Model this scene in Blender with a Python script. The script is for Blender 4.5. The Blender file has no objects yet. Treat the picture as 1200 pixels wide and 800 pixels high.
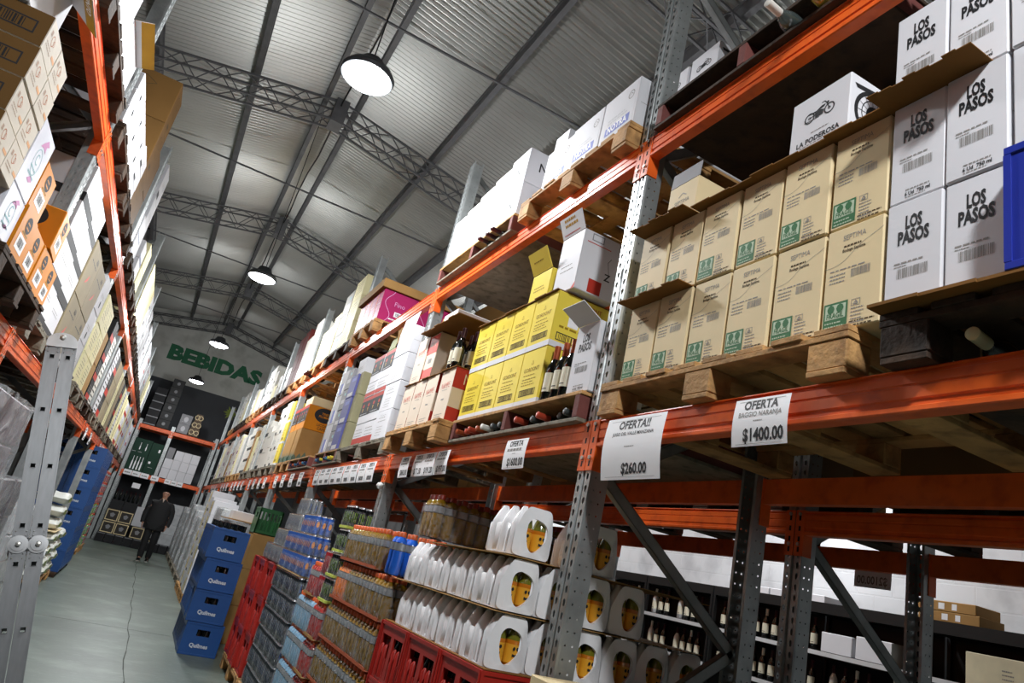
import bpy, bmesh, math, random
from mathutils import Vector, Matrix
PI = math.pi
RNG = random.Random(11)
sc = bpy.context.scene
COL = sc.collection

# ------------------------------------------------------------------ camera
cam_d = bpy.data.cameras.new('camera'); cam = bpy.data.objects.new('camera', cam_d); COL.objects.link(cam)
cam_d.sensor_width = 36.0; cam_d.sensor_fit = 'HORIZONTAL'; cam_d.lens = 816.05/1200*36
cam_d.clip_start = .02; cam_d.clip_end = 200
def aim(o, loc, yaw, pitch, roll):
    cy, sy, cp, sp = math.cos(yaw), math.sin(yaw), math.cos(pitch), math.sin(pitch)
    F = Vector((sy*cp, cy*cp, sp)); r = Vector((cy, -sy, 0)); u = r.cross(F)
    c, s = math.cos(roll), math.sin(roll)
    r2 = c*r+s*u; u2 = -s*r+c*u
    m = Matrix((r2, u2, -F)).transposed().to_4x4(); m.translation = loc
    o.matrix_world = m
aim(cam, (0, 0, 1.5), .41275, .32562, .23355)
sc.camera = cam

# ------------------------------------------------------------------ world and exposure
sc.view_settings.view_transform = 'Standard'; sc.view_settings.look = 'None'
sc.view_settings.gamma = 1.0; sc.view_settings.use_curve_mapping = False
sc.view_settings.exposure = 0.0
w = bpy.data.worlds.new('world'); sc.world = w; w.use_nodes = True
w.node_tree.nodes['Background'].inputs[0].default_value = (.80, .90, 1.0, 1)
w.node_tree.nodes['Background'].inputs[1].default_value = .035
LAMP_W = 400.0          # each high-bay lamp over the aisles
LAMPS = [(.40, -.90), (.40, 4.87), (.42, 10.63), (.29, 16.2), (.18, 22.07)]
LAMP_DOWN, LAMP_SIDE = .40, .40
LAMP_F = [.95, .84, .76, .55, .28]
LAMP_Z = 4.9
SIDE_LAMPS = [(5.15, 5.6), (5.15, 11.4)]     # the next aisle, behind the right-hand racks

# ------------------------------------------------------------------ materials
def s2l(c): return c/12.92 if c <= .04045 else ((c+.055)/1.055)**2.4
def hexc(h): return tuple(s2l(int(h[i:i+2], 16)/255) for i in (0, 2, 4))+(1,)
MATS = {}
def mat(name, hx, rough=.6, metal=0.0, var=.10, scale=6.0, bump=0.0, bscale=60.0, spec=.5, rnd=.05, alpha=1.0, trans=0.0, coat=0.0, stretch=None, hx2=None):
    if name in MATS: return MATS[name]
    m = bpy.data.materials.new(name); m.use_nodes = True; nt = m.node_tree; N = nt.nodes; L = nt.links
    b = N['Principled BSDF']; c = hexc(hx)
    if 'carton' in name or 'print' in name or 'cardboard' in name: spec = .18
    b.inputs['Roughness'].default_value = rough; b.inputs['Metallic'].default_value = metal
    b.inputs['Specular IOR Level'].default_value = spec; b.inputs['Coat Weight'].default_value = coat
    if trans: b.inputs['Transmission Weight'].default_value = trans
    if alpha < 1: b.inputs['Alpha'].default_value = alpha
    tc = N.new('ShaderNodeTexCoord'); src = tc.outputs['Object']
    if stretch:
        mp = N.new('ShaderNodeMapping'); mp.inputs['Scale'].default_value = stretch; L.new(src, mp.inputs[0]); src = mp.outputs[0]
    nz = N.new('ShaderNodeTexNoise'); nz.inputs['Scale'].default_value = scale; nz.inputs['Detail'].default_value = 5
    L.new(src, nz.inputs['Vector'])
    mr = N.new('ShaderNodeMapRange'); mr.inputs[1].default_value = .3; mr.inputs[2].default_value = .7
    mr.inputs[3].default_value = 1-var; mr.inputs[4].default_value = 1+var; L.new(nz.outputs['Fac'], mr.inputs[0])
    oi = N.new('ShaderNodeObjectInfo'); mr2 = N.new('ShaderNodeMapRange')
    mr2.inputs[3].default_value = 1-rnd; mr2.inputs[4].default_value = 1+rnd; L.new(oi.outputs['Random'], mr2.inputs[0])
    mu = N.new('ShaderNodeMath'); mu.operation = 'MULTIPLY'; L.new(mr.outputs[0], mu.inputs[0]); L.new(mr2.outputs[0], mu.inputs[1])
    vm = N.new('ShaderNodeVectorMath'); vm.operation = 'SCALE'; L.new(mu.outputs[0], vm.inputs['Scale'])
    if hx2:
        mx = N.new('ShaderNodeMix'); mx.data_type = 'RGBA'; mx.inputs[6].default_value = c; mx.inputs[7].default_value = hexc(hx2)
        n2 = N.new('ShaderNodeTexNoise'); n2.inputs['Scale'].default_value = scale*2.3; n2.inputs['Detail'].default_value = 8; L.new(src, n2.inputs['Vector'])
        rp = N.new('ShaderNodeMapRange'); rp.inputs[1].default_value = .5; rp.inputs[2].default_value = .72; L.new(n2.outputs['Fac'], rp.inputs[0])
        L.new(rp.outputs[0], mx.inputs[0]); L.new(mx.outputs[2], vm.inputs[0])
    else:
        vm.inputs[0].default_value = c[:3]
    L.new(vm.outputs[0], b.inputs['Base Color'])
    if bump:
        n3 = N.new('ShaderNodeTexNoise'); n3.inputs['Scale'].default_value = bscale; n3.inputs['Detail'].default_value = 4; L.new(src, n3.inputs['Vector'])
        bp = N.new('ShaderNodeBump'); bp.inputs['Strength'].default_value = bump; bp.inputs['Distance'].default_value = .01
        L.new(n3.outputs['Fac'], bp.inputs['Height']); L.new(bp.outputs[0], b.inputs['Normal'])
    MATS[name] = m; return m
def emis(name, hx, power):
    m = bpy.data.materials.new(name); m.use_nodes = True; nt = m.node_tree; nt.nodes.clear()
    e = nt.nodes.new('ShaderNodeEmission'); o = nt.nodes.new('ShaderNodeOutputMaterial')
    e.inputs[0].default_value = hexc(hx); e.inputs[1].default_value = power; nt.links.new(e.outputs[0], o.inputs[0]); return m
def film_mat(name, hx, clear, rough=.12, bump=.5, bscale=18.0):
    """Shrink film: a mix of clear and a thin glossy white sheet, wrinkled."""
    m = bpy.data.materials.new(name); m.use_nodes = True; nt = m.node_tree; N = nt.nodes; L = nt.links
    b = N['Principled BSDF']; b.inputs['Base Color'].default_value = hexc(hx); b.inputs['Roughness'].default_value = rough
    b.inputs['Specular IOR Level'].default_value = .8
    t = N.new('ShaderNodeBsdfTransparent'); mx = N.new('ShaderNodeMixShader'); tc = N.new('ShaderNodeTexCoord')
    nz = N.new('ShaderNodeTexNoise'); nz.inputs['Scale'].default_value = bscale; nz.inputs['Detail'].default_value = 4; nz.inputs['Distortion'].default_value = 1.2
    L.new(tc.outputs['Object'], nz.inputs['Vector'])
    mr = N.new('ShaderNodeMapRange'); mr.inputs[1].default_value = .35; mr.inputs[2].default_value = .65
    mr.inputs[3].default_value = max(0, 1-clear-.15); mr.inputs[4].default_value = min(1, 1-clear+.15); L.new(nz.outputs['Fac'], mr.inputs[0])
    bp = N.new('ShaderNodeBump'); bp.inputs['Strength'].default_value = bump; bp.inputs['Distance'].default_value = .03
    L.new(nz.outputs['Fac'], bp.inputs['Height']); L.new(bp.outputs[0], b.inputs['Normal'])
    L.new(mr.outputs[0], mx.inputs[0]); L.new(t.outputs[0], mx.inputs[1]); L.new(b.outputs[0], mx.inputs[2])
    L.new(mx.outputs[0], N['Material Output'].inputs[0]); MATS[name] = m; return m

# ------------------------------------------------------------------ mesh builder
def cham_box(x0, x1, y0, y1, z0, z1, ch):
    lo, hi = (x0, y0, z0), (x1, y1, z1); V = []; idx = {}
    for sx in (0, 1):
        for sy in (0, 1):
            for sz in (0, 1):
                s = (sx, sy, sz)
                for a in range(3):
                    p = [0, 0, 0]
                    for k in range(3):
                        p[k] = hi[k] if s[k] else lo[k]
                        if k != a: p[k] += -ch if s[k] else ch
                    idx[(s, a)] = len(V); V.append(tuple(p))
    F = []
    def S(a, va, b=None, vb=0, c=None, vc=0):
        s = [0, 0, 0]; s[a] = va
        if b is not None: s[b] = vb
        if c is not None: s[c] = vc
        return tuple(s)
    for a in range(3):
        b, c = (a+1) % 3, (a+2) % 3
        for va in (0, 1):
            F.append([idx[(S(a, va, b, vb, c, vc), a)] for vb, vc in ((0, 0), (1, 0), (1, 1), (0, 1))])
    for c in range(3):
        a, b = (c+1) % 3, (c+2) % 3
        for va in (0, 1):
            for vb in (0, 1):
                s0, s1 = S(a, va, b, vb, c, 0), S(a, va, b, vb, c, 1)
                F.append([idx[(s0, a)], idx[(s1, a)], idx[(s1, b)], idx[(s0, b)]])
    for sx in (0, 1):
        for sy in (0, 1):
            for sz in (0, 1):
                F.append([idx[((sx, sy, sz), a)] for a in range(3)])
    C = Vector(((x0+x1)/2, (y0+y1)/2, (z0+z1)/2)); V = [Vector(v) for v in V]
    for f in F:
        n = (V[f[1]]-V[f[0]]).cross(V[f[2]]-V[f[0]]); cc = sum((V[i] for i in f), Vector())/len(f)
        if n.dot(cc-C) < 0: f.reverse()
    return V, F
TXT = {}
def text_mesh(s, bold=0.0):
    """Flat letters of cap height 1, centred on the origin in x, baseline at 0."""
    k = (s, bold)
    if k in TXT: return TXT[k]
    cu = bpy.data.curves.new('lettering', 'FONT'); cu.body = s; cu.size = 1.0; cu.offset = bold; cu.resolution_u = 2
    ob = bpy.data.objects.new('lettering', cu); me = bpy.data.meshes.new_from_object(ob)
    V = [v.co.copy() for v in me.vertices]; F = [list(p.vertices) for p in me.polygons]
    bpy.data.objects.remove(ob); bpy.data.curves.remove(cu); bpy.data.meshes.remove(me)
    if V:
        xs = [v.x for v in V]; cx = (min(xs)+max(xs))/2; hh = .69
        V = [Vector(((v.x-cx)/hh, v.y/hh, 0)) for v in V]
    TXT[k] = (V, F); return TXT[k]
ID = Matrix.Identity(4)
class MB:
    def __init__(self): self.v = []; self.f = []; self.mi = []; self.sm = []; self.mats = []
    def add(self, V, F, m, T=None, smooth=False):
        if m not in self.mats: self.mats.append(m)
        k = self.mats.index(m); o = len(self.v)
        self.v += [tuple(T @ Vector(v)) for v in V] if T is not None else [tuple(v) for v in V]
        for f in F: self.f.append([i+o for i in f]); self.mi.append(k); self.sm.append(smooth)
        return self
    def box(self, x0, x1, y0, y1, z0, z1, m, ch=0.0, T=None):
        if ch > 0: V, F = cham_box(x0, x1, y0, y1, z0, z1, ch)
        else:
            V = [(x0,y0,z0),(x1,y0,z0),(x1,y1,z0),(x0,y1,z0),(x0,y0,z1),(x1,y0,z1),(x1,y1,z1),(x0,y1,z1)]
            F = [[0,3,2,1],[4,5,6,7],[0,1,5,4],[1,2,6,5],[2,3,7,6],[3,0,4,7]]
        return self.add(V, F, m, T)
    def lathe(self, prof, m, n=16, T=None, smooth=True, caps=True):
        V = []; F = []
        for r, z in prof:
            for i in range(n): a = 2*PI*i/n; V.append((r*math.cos(a), r*math.sin(a), z))
        for k in range(len(prof)-1):
            for i in range(n):
                j = (i+1) % n; F.append([k*n+i, k*n+j, (k+1)*n+j, (k+1)*n+i])
        self.add(V, F, m, T, smooth)
        if caps:
            if prof[0][0] > 1e-5: self.add(V[:n], [list(range(n))[::-1]], m, T)
            if prof[-1][0] > 1e-5: self.add(V[-n:], [list(range(n))], m, T)
        return self
    def bar(self, p, q, a, b, m, up=(0, 0, 1), ch=0.0):
        p, q = Vector(p), Vector(q); d = q-p; L = d.length; d.normalize(); u = Vector(up)
        if abs(d.dot(u)) > .98: u = Vector((1, 0, 0))
        s = d.cross(u).normalized(); u = s.cross(d)
        T = Matrix((s, d, u)).transposed().to_4x4(); T.translation = p
        return self.box(-a/2, a/2, 0, L, -b/2, b/2, m, ch, T)
    def tube(self, pts, r, m, n=8, smooth=True):
        pts = [Vector(p) for p in pts]; V = []; F = []
        for i, p in enumerate(pts):
            d = (pts[min(i+1, len(pts)-1)]-pts[max(i-1, 0)]).normalized()
            u = Vector((0, 0, 1)) if abs(d.z) < .9 else Vector((1, 0, 0))
            s = d.cross(u).normalized(); t = s.cross(d)
            rr = r[i] if isinstance(r, (list, tuple)) else r
            for k in range(n): a = 2*PI*k/n; V.append(p+rr*(math.cos(a)*s+math.sin(a)*t))
        for i in range(len(pts)-1):
            for k in range(n): j = (k+1) % n; F.append([i*n+k, i*n+j, (i+1)*n+j, (i+1)*n+k])
        self.add(V, F, m, None, smooth); o = len(pts)-1
        self.add(V[:n], [list(range(n))[::-1]], m); self.add(V[-n:], [list(range(n))], m)
        return self
    def ext(self, poly, T0, T1, m, smooth=False, caps=True):
        """Polygon (2D) carried from frame T0 to frame T1."""
        n = len(poly); V = [T0 @ Vector((a, b, 0)) for a, b in poly]+[T1 @ Vector((a, b, 0)) for a, b in poly]
        self.add(V, [[i, (i+1) % n, n+(i+1) % n, n+i] for i in range(n)], m, None, smooth)
        if caps: self.add(V, [list(range(n))[::-1], list(range(n, 2*n))], m)
        return self
    def exty(self, prof, y0, y1, m, **k):
        """Profile of (x, z) points swept along y."""
        n = len(prof); V = [(x, y0, z) for x, z in prof]+[(x, y1, z) for x, z in prof]
        self.add(V, [[i, (i+1) % n, n+(i+1) % n, n+i] for i in range(n)], m)
        self.add(V, [list(range(n)), list(range(n, 2*n))[::-1]], m); return self
    def poly(self, pts, m, T=None): return self.add([(p[0], p[1], p[2] if len(p) > 2 else 0) for p in pts], [list(range(len(pts)))], m, T)
    def text(self, s, h, m, T, bold=0.0, wide=1.0, dx=0, dy=0, maxw=None):
        V, F = text_mesh(s, bold)
        if not V: return self
        if maxw:
            wd = (max(v.x for v in V)-min(v.x for v in V))*h*wide
            if wd > maxw: wide *= maxw/wd
        return self.add([(v.x*h*wide+dx, v.y*h+dy, 0) for v in V], F, m, T)
    def rect(self, x0, x1, y0, y1, m, T): return self.poly([(x0, y0), (x1, y0), (x1, y1), (x0, y1)], m, T)
    def frame(self, x0, x1, y0, y1, t, m, T):
        for r in ((x0, x1, y0, y0+t), (x0, x1, y1-t, y1), (x0, x0+t, y0+t, y1-t), (x1-t, x1, y0+t, y1-t)): self.rect(*r, m, T)
        return self
    def disc(self, cx, cy, rx, ry, m, T, n=24): return self.poly([(cx+rx*math.cos(2*PI*i/n), cy+ry*math.sin(2*PI*i/n)) for i in range(n)], m, T)
    def barcode(self, x0, x1, y0, y1, m, T, seed=1):
        r = random.Random(seed); x = x0; W = x1-x0
        while x < x1-.0005:
            a = W*r.choice((.012, .018, .03)); self.rect(x, min(x+a, x1), y0, y1, m, T); x += a+W*r.choice((.012, .02, .03))
        return self
    def mesh(self, name):
        me = bpy.data.meshes.new(name); me.from_pydata(self.v, [], self.f)
        for m in self.mats: me.materials.append(m)
        me.polygons.foreach_set('material_index', self.mi); me.polygons.foreach_set('use_smooth', self.sm); me.update()
        if any(self.sm): me.set_sharp_from_angle(angle=math.radians(50))
        return me
    def build(self, name, parent=None, loc=None, rot=None):
        o = bpy.data.objects.new(name, self.mesh(name)); COL.objects.link(o)
        if parent is not None: o.parent = parent
        if loc is not None: o.location = loc
        if rot is not None: o.rotation_euler = rot if isinstance(rot, (tuple, list)) else (0, 0, rot)
        return o
def tag(o, label, cat, group=None, kind=None):
    o['label'] = label; o['category'] = cat
    if group: o['group'] = group
    if kind: o['kind'] = kind
    return o
def thing(name, label, cat, loc=(0, 0, 0), rot=0, group=None):
    o = bpy.data.objects.new(name, None); COL.objects.link(o); o.empty_display_size = .1
    o.location = loc; o.rotation_euler = rot if isinstance(rot, (tuple, list)) else (0, 0, rot)
    return tag(o, label, cat, group)
def structure(o): o['kind'] = 'structure'; return o
KIDS = {}
def kids(o):
    return [c for c in COL.objects if c.parent == o]
def copy_tree(o, loc, rot=0, label=None, group=None, src_kids=None):
    c = o.copy(); COL.objects.link(c); c.location = loc; c.rotation_euler = rot if isinstance(rot, (tuple, list)) else (0, 0, rot)
    if label: c['label'] = label
    if group: c['group'] = group
    for ch in (PK.get(o.name) or ()):
        d = ch.copy(); COL.objects.link(d); d.parent = c
        for g in (PK.get(ch.name) or ()):
            e = g.copy(); COL.objects.link(e); e.parent = d
    return c
PK = {}
def remember(o):
    """Note the children of a prototype so that copies find them fast."""
    PK[o.name] = list(o.children)
    for c in o.children: PK[c.name] = list(c.children)
    return o
def FX(x=0.0):   # face looking -x (towards the aisle from the right): u = -y, v = z
    return Matrix(((0, 0, -1, x), (-1, 0, 0, 0), (0, 1, 0, 0), (0, 0, 0, 1)))
def FY(y, s=-1): # face looking -y (s=-1): u = +x ; looking +y (s=1): u = -x
    return Matrix(((-s, 0, 0, 0), (0, 0, s, y), (0, 1, 0, 0), (0, 0, 0, 1)))
ORD = ['first', 'second', 'third', 'fourth', 'fifth', 'sixth', 'seventh', 'eighth', 'ninth', 'tenth', 'eleventh', 'twelfth', 'thirteenth', 'fourteenth']
# ------------------------------------------------------------------ shared materials
GALV = mat('galvanised steel', 'a9adad', .38, .75, .16, 9, .12, 40, rnd=.06)
GALV_D = mat('dull steel', '8a8d8c', .5, .6, .2, 9, rnd=.08)
ORANGE = mat('orange beam paint', 'ea6422', .34, 0, .12, 7, .05, 30, rnd=.05, hx2='d3541e')
ORANGE_D = mat('worn orange paint', 'b8441a', .4, 0, .2, 7, .05, 30, hx2='8c3a1c')
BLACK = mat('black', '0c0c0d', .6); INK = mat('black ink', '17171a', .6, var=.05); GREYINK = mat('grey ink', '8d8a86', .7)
DARK = mat('painted slot shade', '050505', .9)  # flat near-black colour painting the shade of slots
WOOD = mat('pallet wood', 'b58a55', .8, 0, .28, 5, .5, 40, rnd=.14, stretch=(1, 1, 1), hx2='7d5a34')
WOOD_D = mat('dark and shaded pallet wood', '3d2b1b', .85, 0, .3, 5, .5, 40, rnd=.15, hx2='241a12')  # real dark pallets; also shade painted into upper pallets and decks
WOOD_R = mat('reddish wood', '6f3a34', .8, 0, .25, 6, .3, 40)
WOOD_G = mat('weathered grey wood', '7f7768', .85, 0, .25, 6, .5, 40, rnd=.1, hx2='55503f')
WHITE = mat('white carton', 'd8d8dc', .55, 0, .03, 4, .04, 30, rnd=.03)
PAPER = mat('paper', 'f2f2f4', .6, 0, .02, 6, rnd=.02)
CREAM = mat('cream carton', 'dfcba0', .6, 0, .05, 4, .05, 30, rnd=.04)
KRAFT = mat('kraft cardboard', 'a57f4c', .75, 0, .10, 5, .08, 40, rnd=.08)
KRAFT_D = mat('brown cardboard inside', '7a5428', .8, 0, .12, 5, .08, 40, rnd=.08)
BOLT = mat('bolt', 'b5b5b0', .35, .8)

# ------------------------------------------------------------------ floor, roof and walls
def floor_material():
    m = mat('green grey painted concrete', '59645b', .36, 0, .2, .9, .10, 14, spec=.5, rnd=0, hx2='717b72')
    nt = m.node_tree; N = nt.nodes; L = nt.links; b = N['Principled BSDF']
    tc = N.new('ShaderNodeTexCoord'); mp = N.new('ShaderNodeMapping'); mp.inputs['Scale'].default_value = (2.2, 14, 1); mp.inputs['Rotation'].default_value = (0, 0, .2)
    nz = N.new('ShaderNodeTexNoise'); nz.inputs['Scale'].default_value = 2.2; nz.inputs['Detail'].default_value = 9; nz.inputs['Roughness'].default_value = .7
    L.new(tc.outputs['Object'], mp.inputs[0]); L.new(mp.outputs[0], nz.inputs['Vector'])
    mr = N.new('ShaderNodeMapRange'); mr.inputs[1].default_value = .56; mr.inputs[2].default_value = .74; L.new(nz.outputs['Fac'], mr.inputs[0])
    mx = N.new('ShaderNodeMix'); mx.data_type = 'RGBA'; mx.inputs[7].default_value = hexc('99a29a')
    src = b.inputs['Base Color'].links[0].from_socket; L.new(src, mx.inputs[6]); L.new(mr.outputs[0], mx.inputs[0]); L.new(mx.outputs[2], b.inputs['Base Color'])
    r2 = N.new('ShaderNodeMapRange'); r2.inputs[3].default_value = .30; r2.inputs[4].default_value = .52; L.new(nz.outputs['Fac'], r2.inputs[0]); L.new(r2.outputs[0], b.inputs['Roughness'])
    return m
WX0, WX1, WY0, WY1 = -5.6, 6.8, -7.0, 26.0
RIDGE = .6; SL = .19
b = MB(); b.box(WX0-.2, WX1+.2, WY0, WY1+.2, -.1, 0, floor_material()); structure(b.build('floor'))
JOINT = mat('floor joint', '3d423c', .8)
b = MB()
for k in range(60):
    y = -2+.44*k; o1, o2 = .012*math.sin(k*1.3)+.006*math.sin(k*3.7), .012*math.sin((k+1)*1.3)+.006*math.sin((k+1)*3.7); wj = .0035+.003*math.sin(k*2.1)**2
    b.add([(.37+o1-wj, y, .0012), (.37+o1+wj, y, .0012), (.37+o2+wj, y+.44, .0012), (.37+o2-wj, y+.44, .0012)], [[0, 1, 2, 3]], JOINT)
b.box(-.80, .84, 9.9, 9.904, .0005, .0012, JOINT)
structure(b.build('trim_1')); 
PLAST = mat('mottled white plaster', 'c9c9c2', .85, 0, .14, .8, .15, 8, rnd=0, hx2='a9aaa2')
GREYW = mat('grey painted wall', '47494d', .8, 0, .08, 1.2, .1, 10, rnd=0)
def block_mat():
    m = mat('white painted block wall', 'd5d7da', .8, 0, .10, 1.1, 0, rnd=0, hx2='b4b6ba')
    nt = m.node_tree; N = nt.nodes; L = nt.links; bs = N['Principled BSDF']
    tc = N.new('ShaderNodeTexCoord'); mp = N.new('ShaderNodeMapping'); mp.inputs['Rotation'].default_value = (PI/2, 0, PI/2)
    L.new(tc.outputs['Object'], mp.inputs[0])
    # blocks run along y, courses along z
    cx = N.new('ShaderNodeSeparateXYZ'); L.new(tc.outputs['Object'], cx.inputs[0])
    cb = N.new('ShaderNodeCombineXYZ'); L.new(cx.outputs[1], cb.inputs[0]); L.new(cx.outputs[2], cb.inputs[1])
    br = N.new('ShaderNodeTexBrick'); br.inputs['Scale'].default_value = 1; br.inputs['Brick Width'].default_value = .4; br.inputs['Row Height'].default_value = .2
    br.inputs['Mortar Size'].default_value = .008; L.new(cb.outputs[0], br.inputs['Vector'])
    bp = N.new('ShaderNodeBump'); bp.inputs['Strength'].default_value = .7; bp.inputs['Distance'].default_value = .01; bp.invert = True
    L.new(br.outputs['Fac'], bp.inputs['Height']); L.new(bp.outputs[0], bs.inputs['Normal']); return m
def wall_end():
    b = MB()
    b.box(WX0, WX1, WY1, WY1+.2, 0, 5.28, GREYW)
    zr = lambda x: 8.05-SL*abs(x-RIDGE)
    P = [(WX0, 5.28), (WX1, 5.28), (WX1, zr(WX1)), (RIDGE, zr(RIDGE)), (WX0, zr(WX0))]
    n = len(P); V = [(x, WY1, z) for x, z in P]+[(x, WY1+.2, z) for x, z in P]
    b.add(V, [list(range(n)), list(range(n, 2*n))[::-1]]+[[i, (i+1) % n, n+(i+1) % n, n+i] for i in range(n)], PLAST)
    return structure(b.build('wall_back'))
wall_end()
b = MB(); b.box(WX0-.2, WX0, WY0, WY1+.2, 0, 8.05-SL*(RIDGE-WX0)+.1, GREYW); structure(b.build('wall_left'))
b = MB(); b.box(WX1, WX1+.2, WY0, WY1+.2, 0, 8.05-SL*(WX1-RIDGE)+.1, block_mat()); structure(b.build('wall_right'))
SHEET = mat('galvanised roof sheet', 'bdbdb9', .36, .7, .10, .7, 0, rnd=0)
def roof():
    b = MB(); p = .092; amp = .023; k = 6; n = int((WY1-WY0)/p*k)
    for sgn, xe in ((-1, WX0-.1), (1, WX1+.1)):
        V = []; F = []
        for i in range(n+1):
            y = WY0+i*p/k; dz = amp*math.sin(2*PI*i/k)
            V += [(RIDGE, y, 8.0+dz), (xe, y, 8.0-SL*abs(xe-RIDGE)+dz)]
        for i in range(n): F.append([2*i, 2*i+1, 2*i+3, 2*i+2])
        b.add(V, F, SHEET, None, True)
    me = b.mesh('ceiling'); o = bpy.data.objects.new('ceiling', me); COL.objects.link(o); return structure(o)
roof()
STEEL = mat('dark roof steel', '68686a', .6, .3, .15, 6, rnd=.05)
def tz(x, off=0): return 7.39+off-SL*abs(x-RIDGE)
def truss_mesh():
    """One lattice rafter pair: four chords and zig-zag rods, kinked at the ridge (local y = 0)."""
    b = MB(); hw = .14; d = .33
    for sg, xe in ((-1, WX0+.05), (1, WX1-.05)):
        for yy in (-hw, hw):
            for off in (0, d): b.bar((RIDGE, yy, tz(RIDGE, off)), (xe, yy, tz(xe, off)), .028, .028, STEEL)
        n = int(abs(xe-RIDGE)/.27); x = lambda i: RIDGE+(xe-RIDGE)*i/n
        for i in range(n):
            a, c = (0, d) if i % 2 else (d, 0)
            for yy in (-hw, hw): b.bar((x(i), yy, tz(x(i), a)), (x(i+1), yy, tz(x(i+1), c)), .013, .013, STEEL)
            p, q = (-hw, hw) if i % 2 else (hw, -hw)
            for off in (0, d): b.bar((x(i), p, tz(x(i), off)), (x(i+1), q, tz(x(i+1), off)), .013, .013, STEEL)
    b.box(RIDGE-.1, RIDGE+.1, -hw-.02, hw+.02, tz(RIDGE)-.04, tz(RIDGE, d)+.04, STEEL)
    return b.mesh('roof_truss')
tm = truss_mesh()
for i, y in enumerate((-.87, 4.5, 9.88, 15.1, 20.55, 25.75)):
    o = bpy.data.objects.new('roof_truss', tm); o.location = (0, y, 0); COL.objects.link(o); structure(o)
for x in (.36, .84, -.66, -1.95, -3.3, -4.6, 2.2, 3.55, 4.9, 6.2):
    b = MB(); z = tz(x, .37); zz = 7.97-SL*abs(x-RIDGE)
    hgt = zz-z
    b.box(x-.036, x+.036, WY0, WY1, z, z+.02, STEEL); b.box(x-.012, x+.012, WY0, WY1, z+.02, zz-.02, STEEL); b.box(x-.036, x+.036, WY0, WY1, zz-.02, zz, STEEL)
    structure(b.build('roof_purlin'))
for y in (1.8, 7.2, 12.5, 17.8, 23.2):
    b = MB(); b.bar((-2.6, y, 7.38), (RIDGE, y, 7.38), .026, .026, STEEL); b.bar((RIDGE, y, 7.38), (3.8, y, 7.38), .026, .026, STEEL)
    structure(b.build('tie_rod'))
b = MB()
b.tube([(.6+.02*math.sin(i*1.7), -3+i*.9, 7.62+.03*math.sin(i*2.3)) for i in range(32)], .012, BLACK, 6)
structure(b.build('trim_2'))

# ------------------------------------------------------------------ high-bay lamps
LAMP_E = emis('lamp lens glow', 'f4f7ff', 26.0)
LH = mat('lamp housing', '3c3f43', .5, .3)
def lamp_lights(t, W):
    """The lens throws a broad cone downwards; its domed edge spills some light sideways."""
    ld = bpy.data.lights.new('lamp_beam', 'AREA'); ld.shape = 'DISK'; ld.size = .36; ld.energy = W*LAMP_DOWN; ld.color = (.95, .98, 1.0)
    lo = bpy.data.objects.new('lamp_beam', ld); lo.location = (0, 0, -.06); COL.objects.link(lo); lo.parent = t
    ld = bpy.data.lights.new('lamp_spill', 'POINT'); ld.energy = W*LAMP_SIDE; ld.color = (.95, .98, 1.0); ld.shadow_soft_size = .09
    lo = bpy.data.objects.new('lamp_spill', ld); lo.location = (0, 0, -.22); COL.objects.link(lo); lo.parent = t
def make_lamp(i, x, y):
    names = ['high-bay lamp hanging behind the viewer', 'largest round high-bay lamp, nearest below the roof ridge', 'second high-bay lamp hanging below the second lattice truss', 'third high-bay lamp, in front of the green letters on the end wall', 'farthest high-bay lamp, hanging below the green letters']
    t = thing('high_bay_lamp', names[i], 'lamp', (x, y, LAMP_Z), 0, None)
    b = MB(); b.lathe([(.205, .0), (.215, .03), (.19, .07), (.12, .10), (.09, .17), (.03, .19)], LH, 28); b.build('housing', t)
    b = MB(); b.lathe([(0, -.05), (.09, -.045), (.16, -.025), (.195, .0)], LAMP_E, 28, caps=False); b.build('lens', t)
    zt = tz(x, 0)+.02-LAMP_Z
    b = MB(); b.tube([(0, 0, .19), (.004, 0, zt*.6), (0, 0, 7.985-SL*abs(x-RIDGE)-LAMP_Z)], .006, BLACK, 6); b.build('suspension_cable', t)
    lamp_lights(t, LAMP_W*LAMP_F[i])
for i, (x, y) in enumerate(LAMPS): make_lamp(i, x, y)
for i, (x, y) in enumerate(SIDE_LAMPS):
    t = thing('high_bay_lamp', ['high-bay lamp over the next aisle beside the near racks', 'high-bay lamp over the next aisle farther back'][i], 'lamp', (x, y, LAMP_Z))
    b = MB(); b.lathe([(.205, .0), (.215, .03), (.19, .07), (.12, .10), (.09, .17), (.03, .19)], LH, 28); b.build('housing', t)
    b = MB(); b.lathe([(0, -.05), (.09, -.045), (.16, -.025), (.195, .0)], LAMP_E, 28, caps=False); b.build('lens', t)
    b = MB(); b.tube([(0, 0, .19), (0, 0, 7.985-SL*abs(x-RIDGE)-LAMP_Z)], .006, BLACK, 6); b.build('suspension_cable', t)
    lamp_lights(t, LAMP_W*.85)

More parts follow.
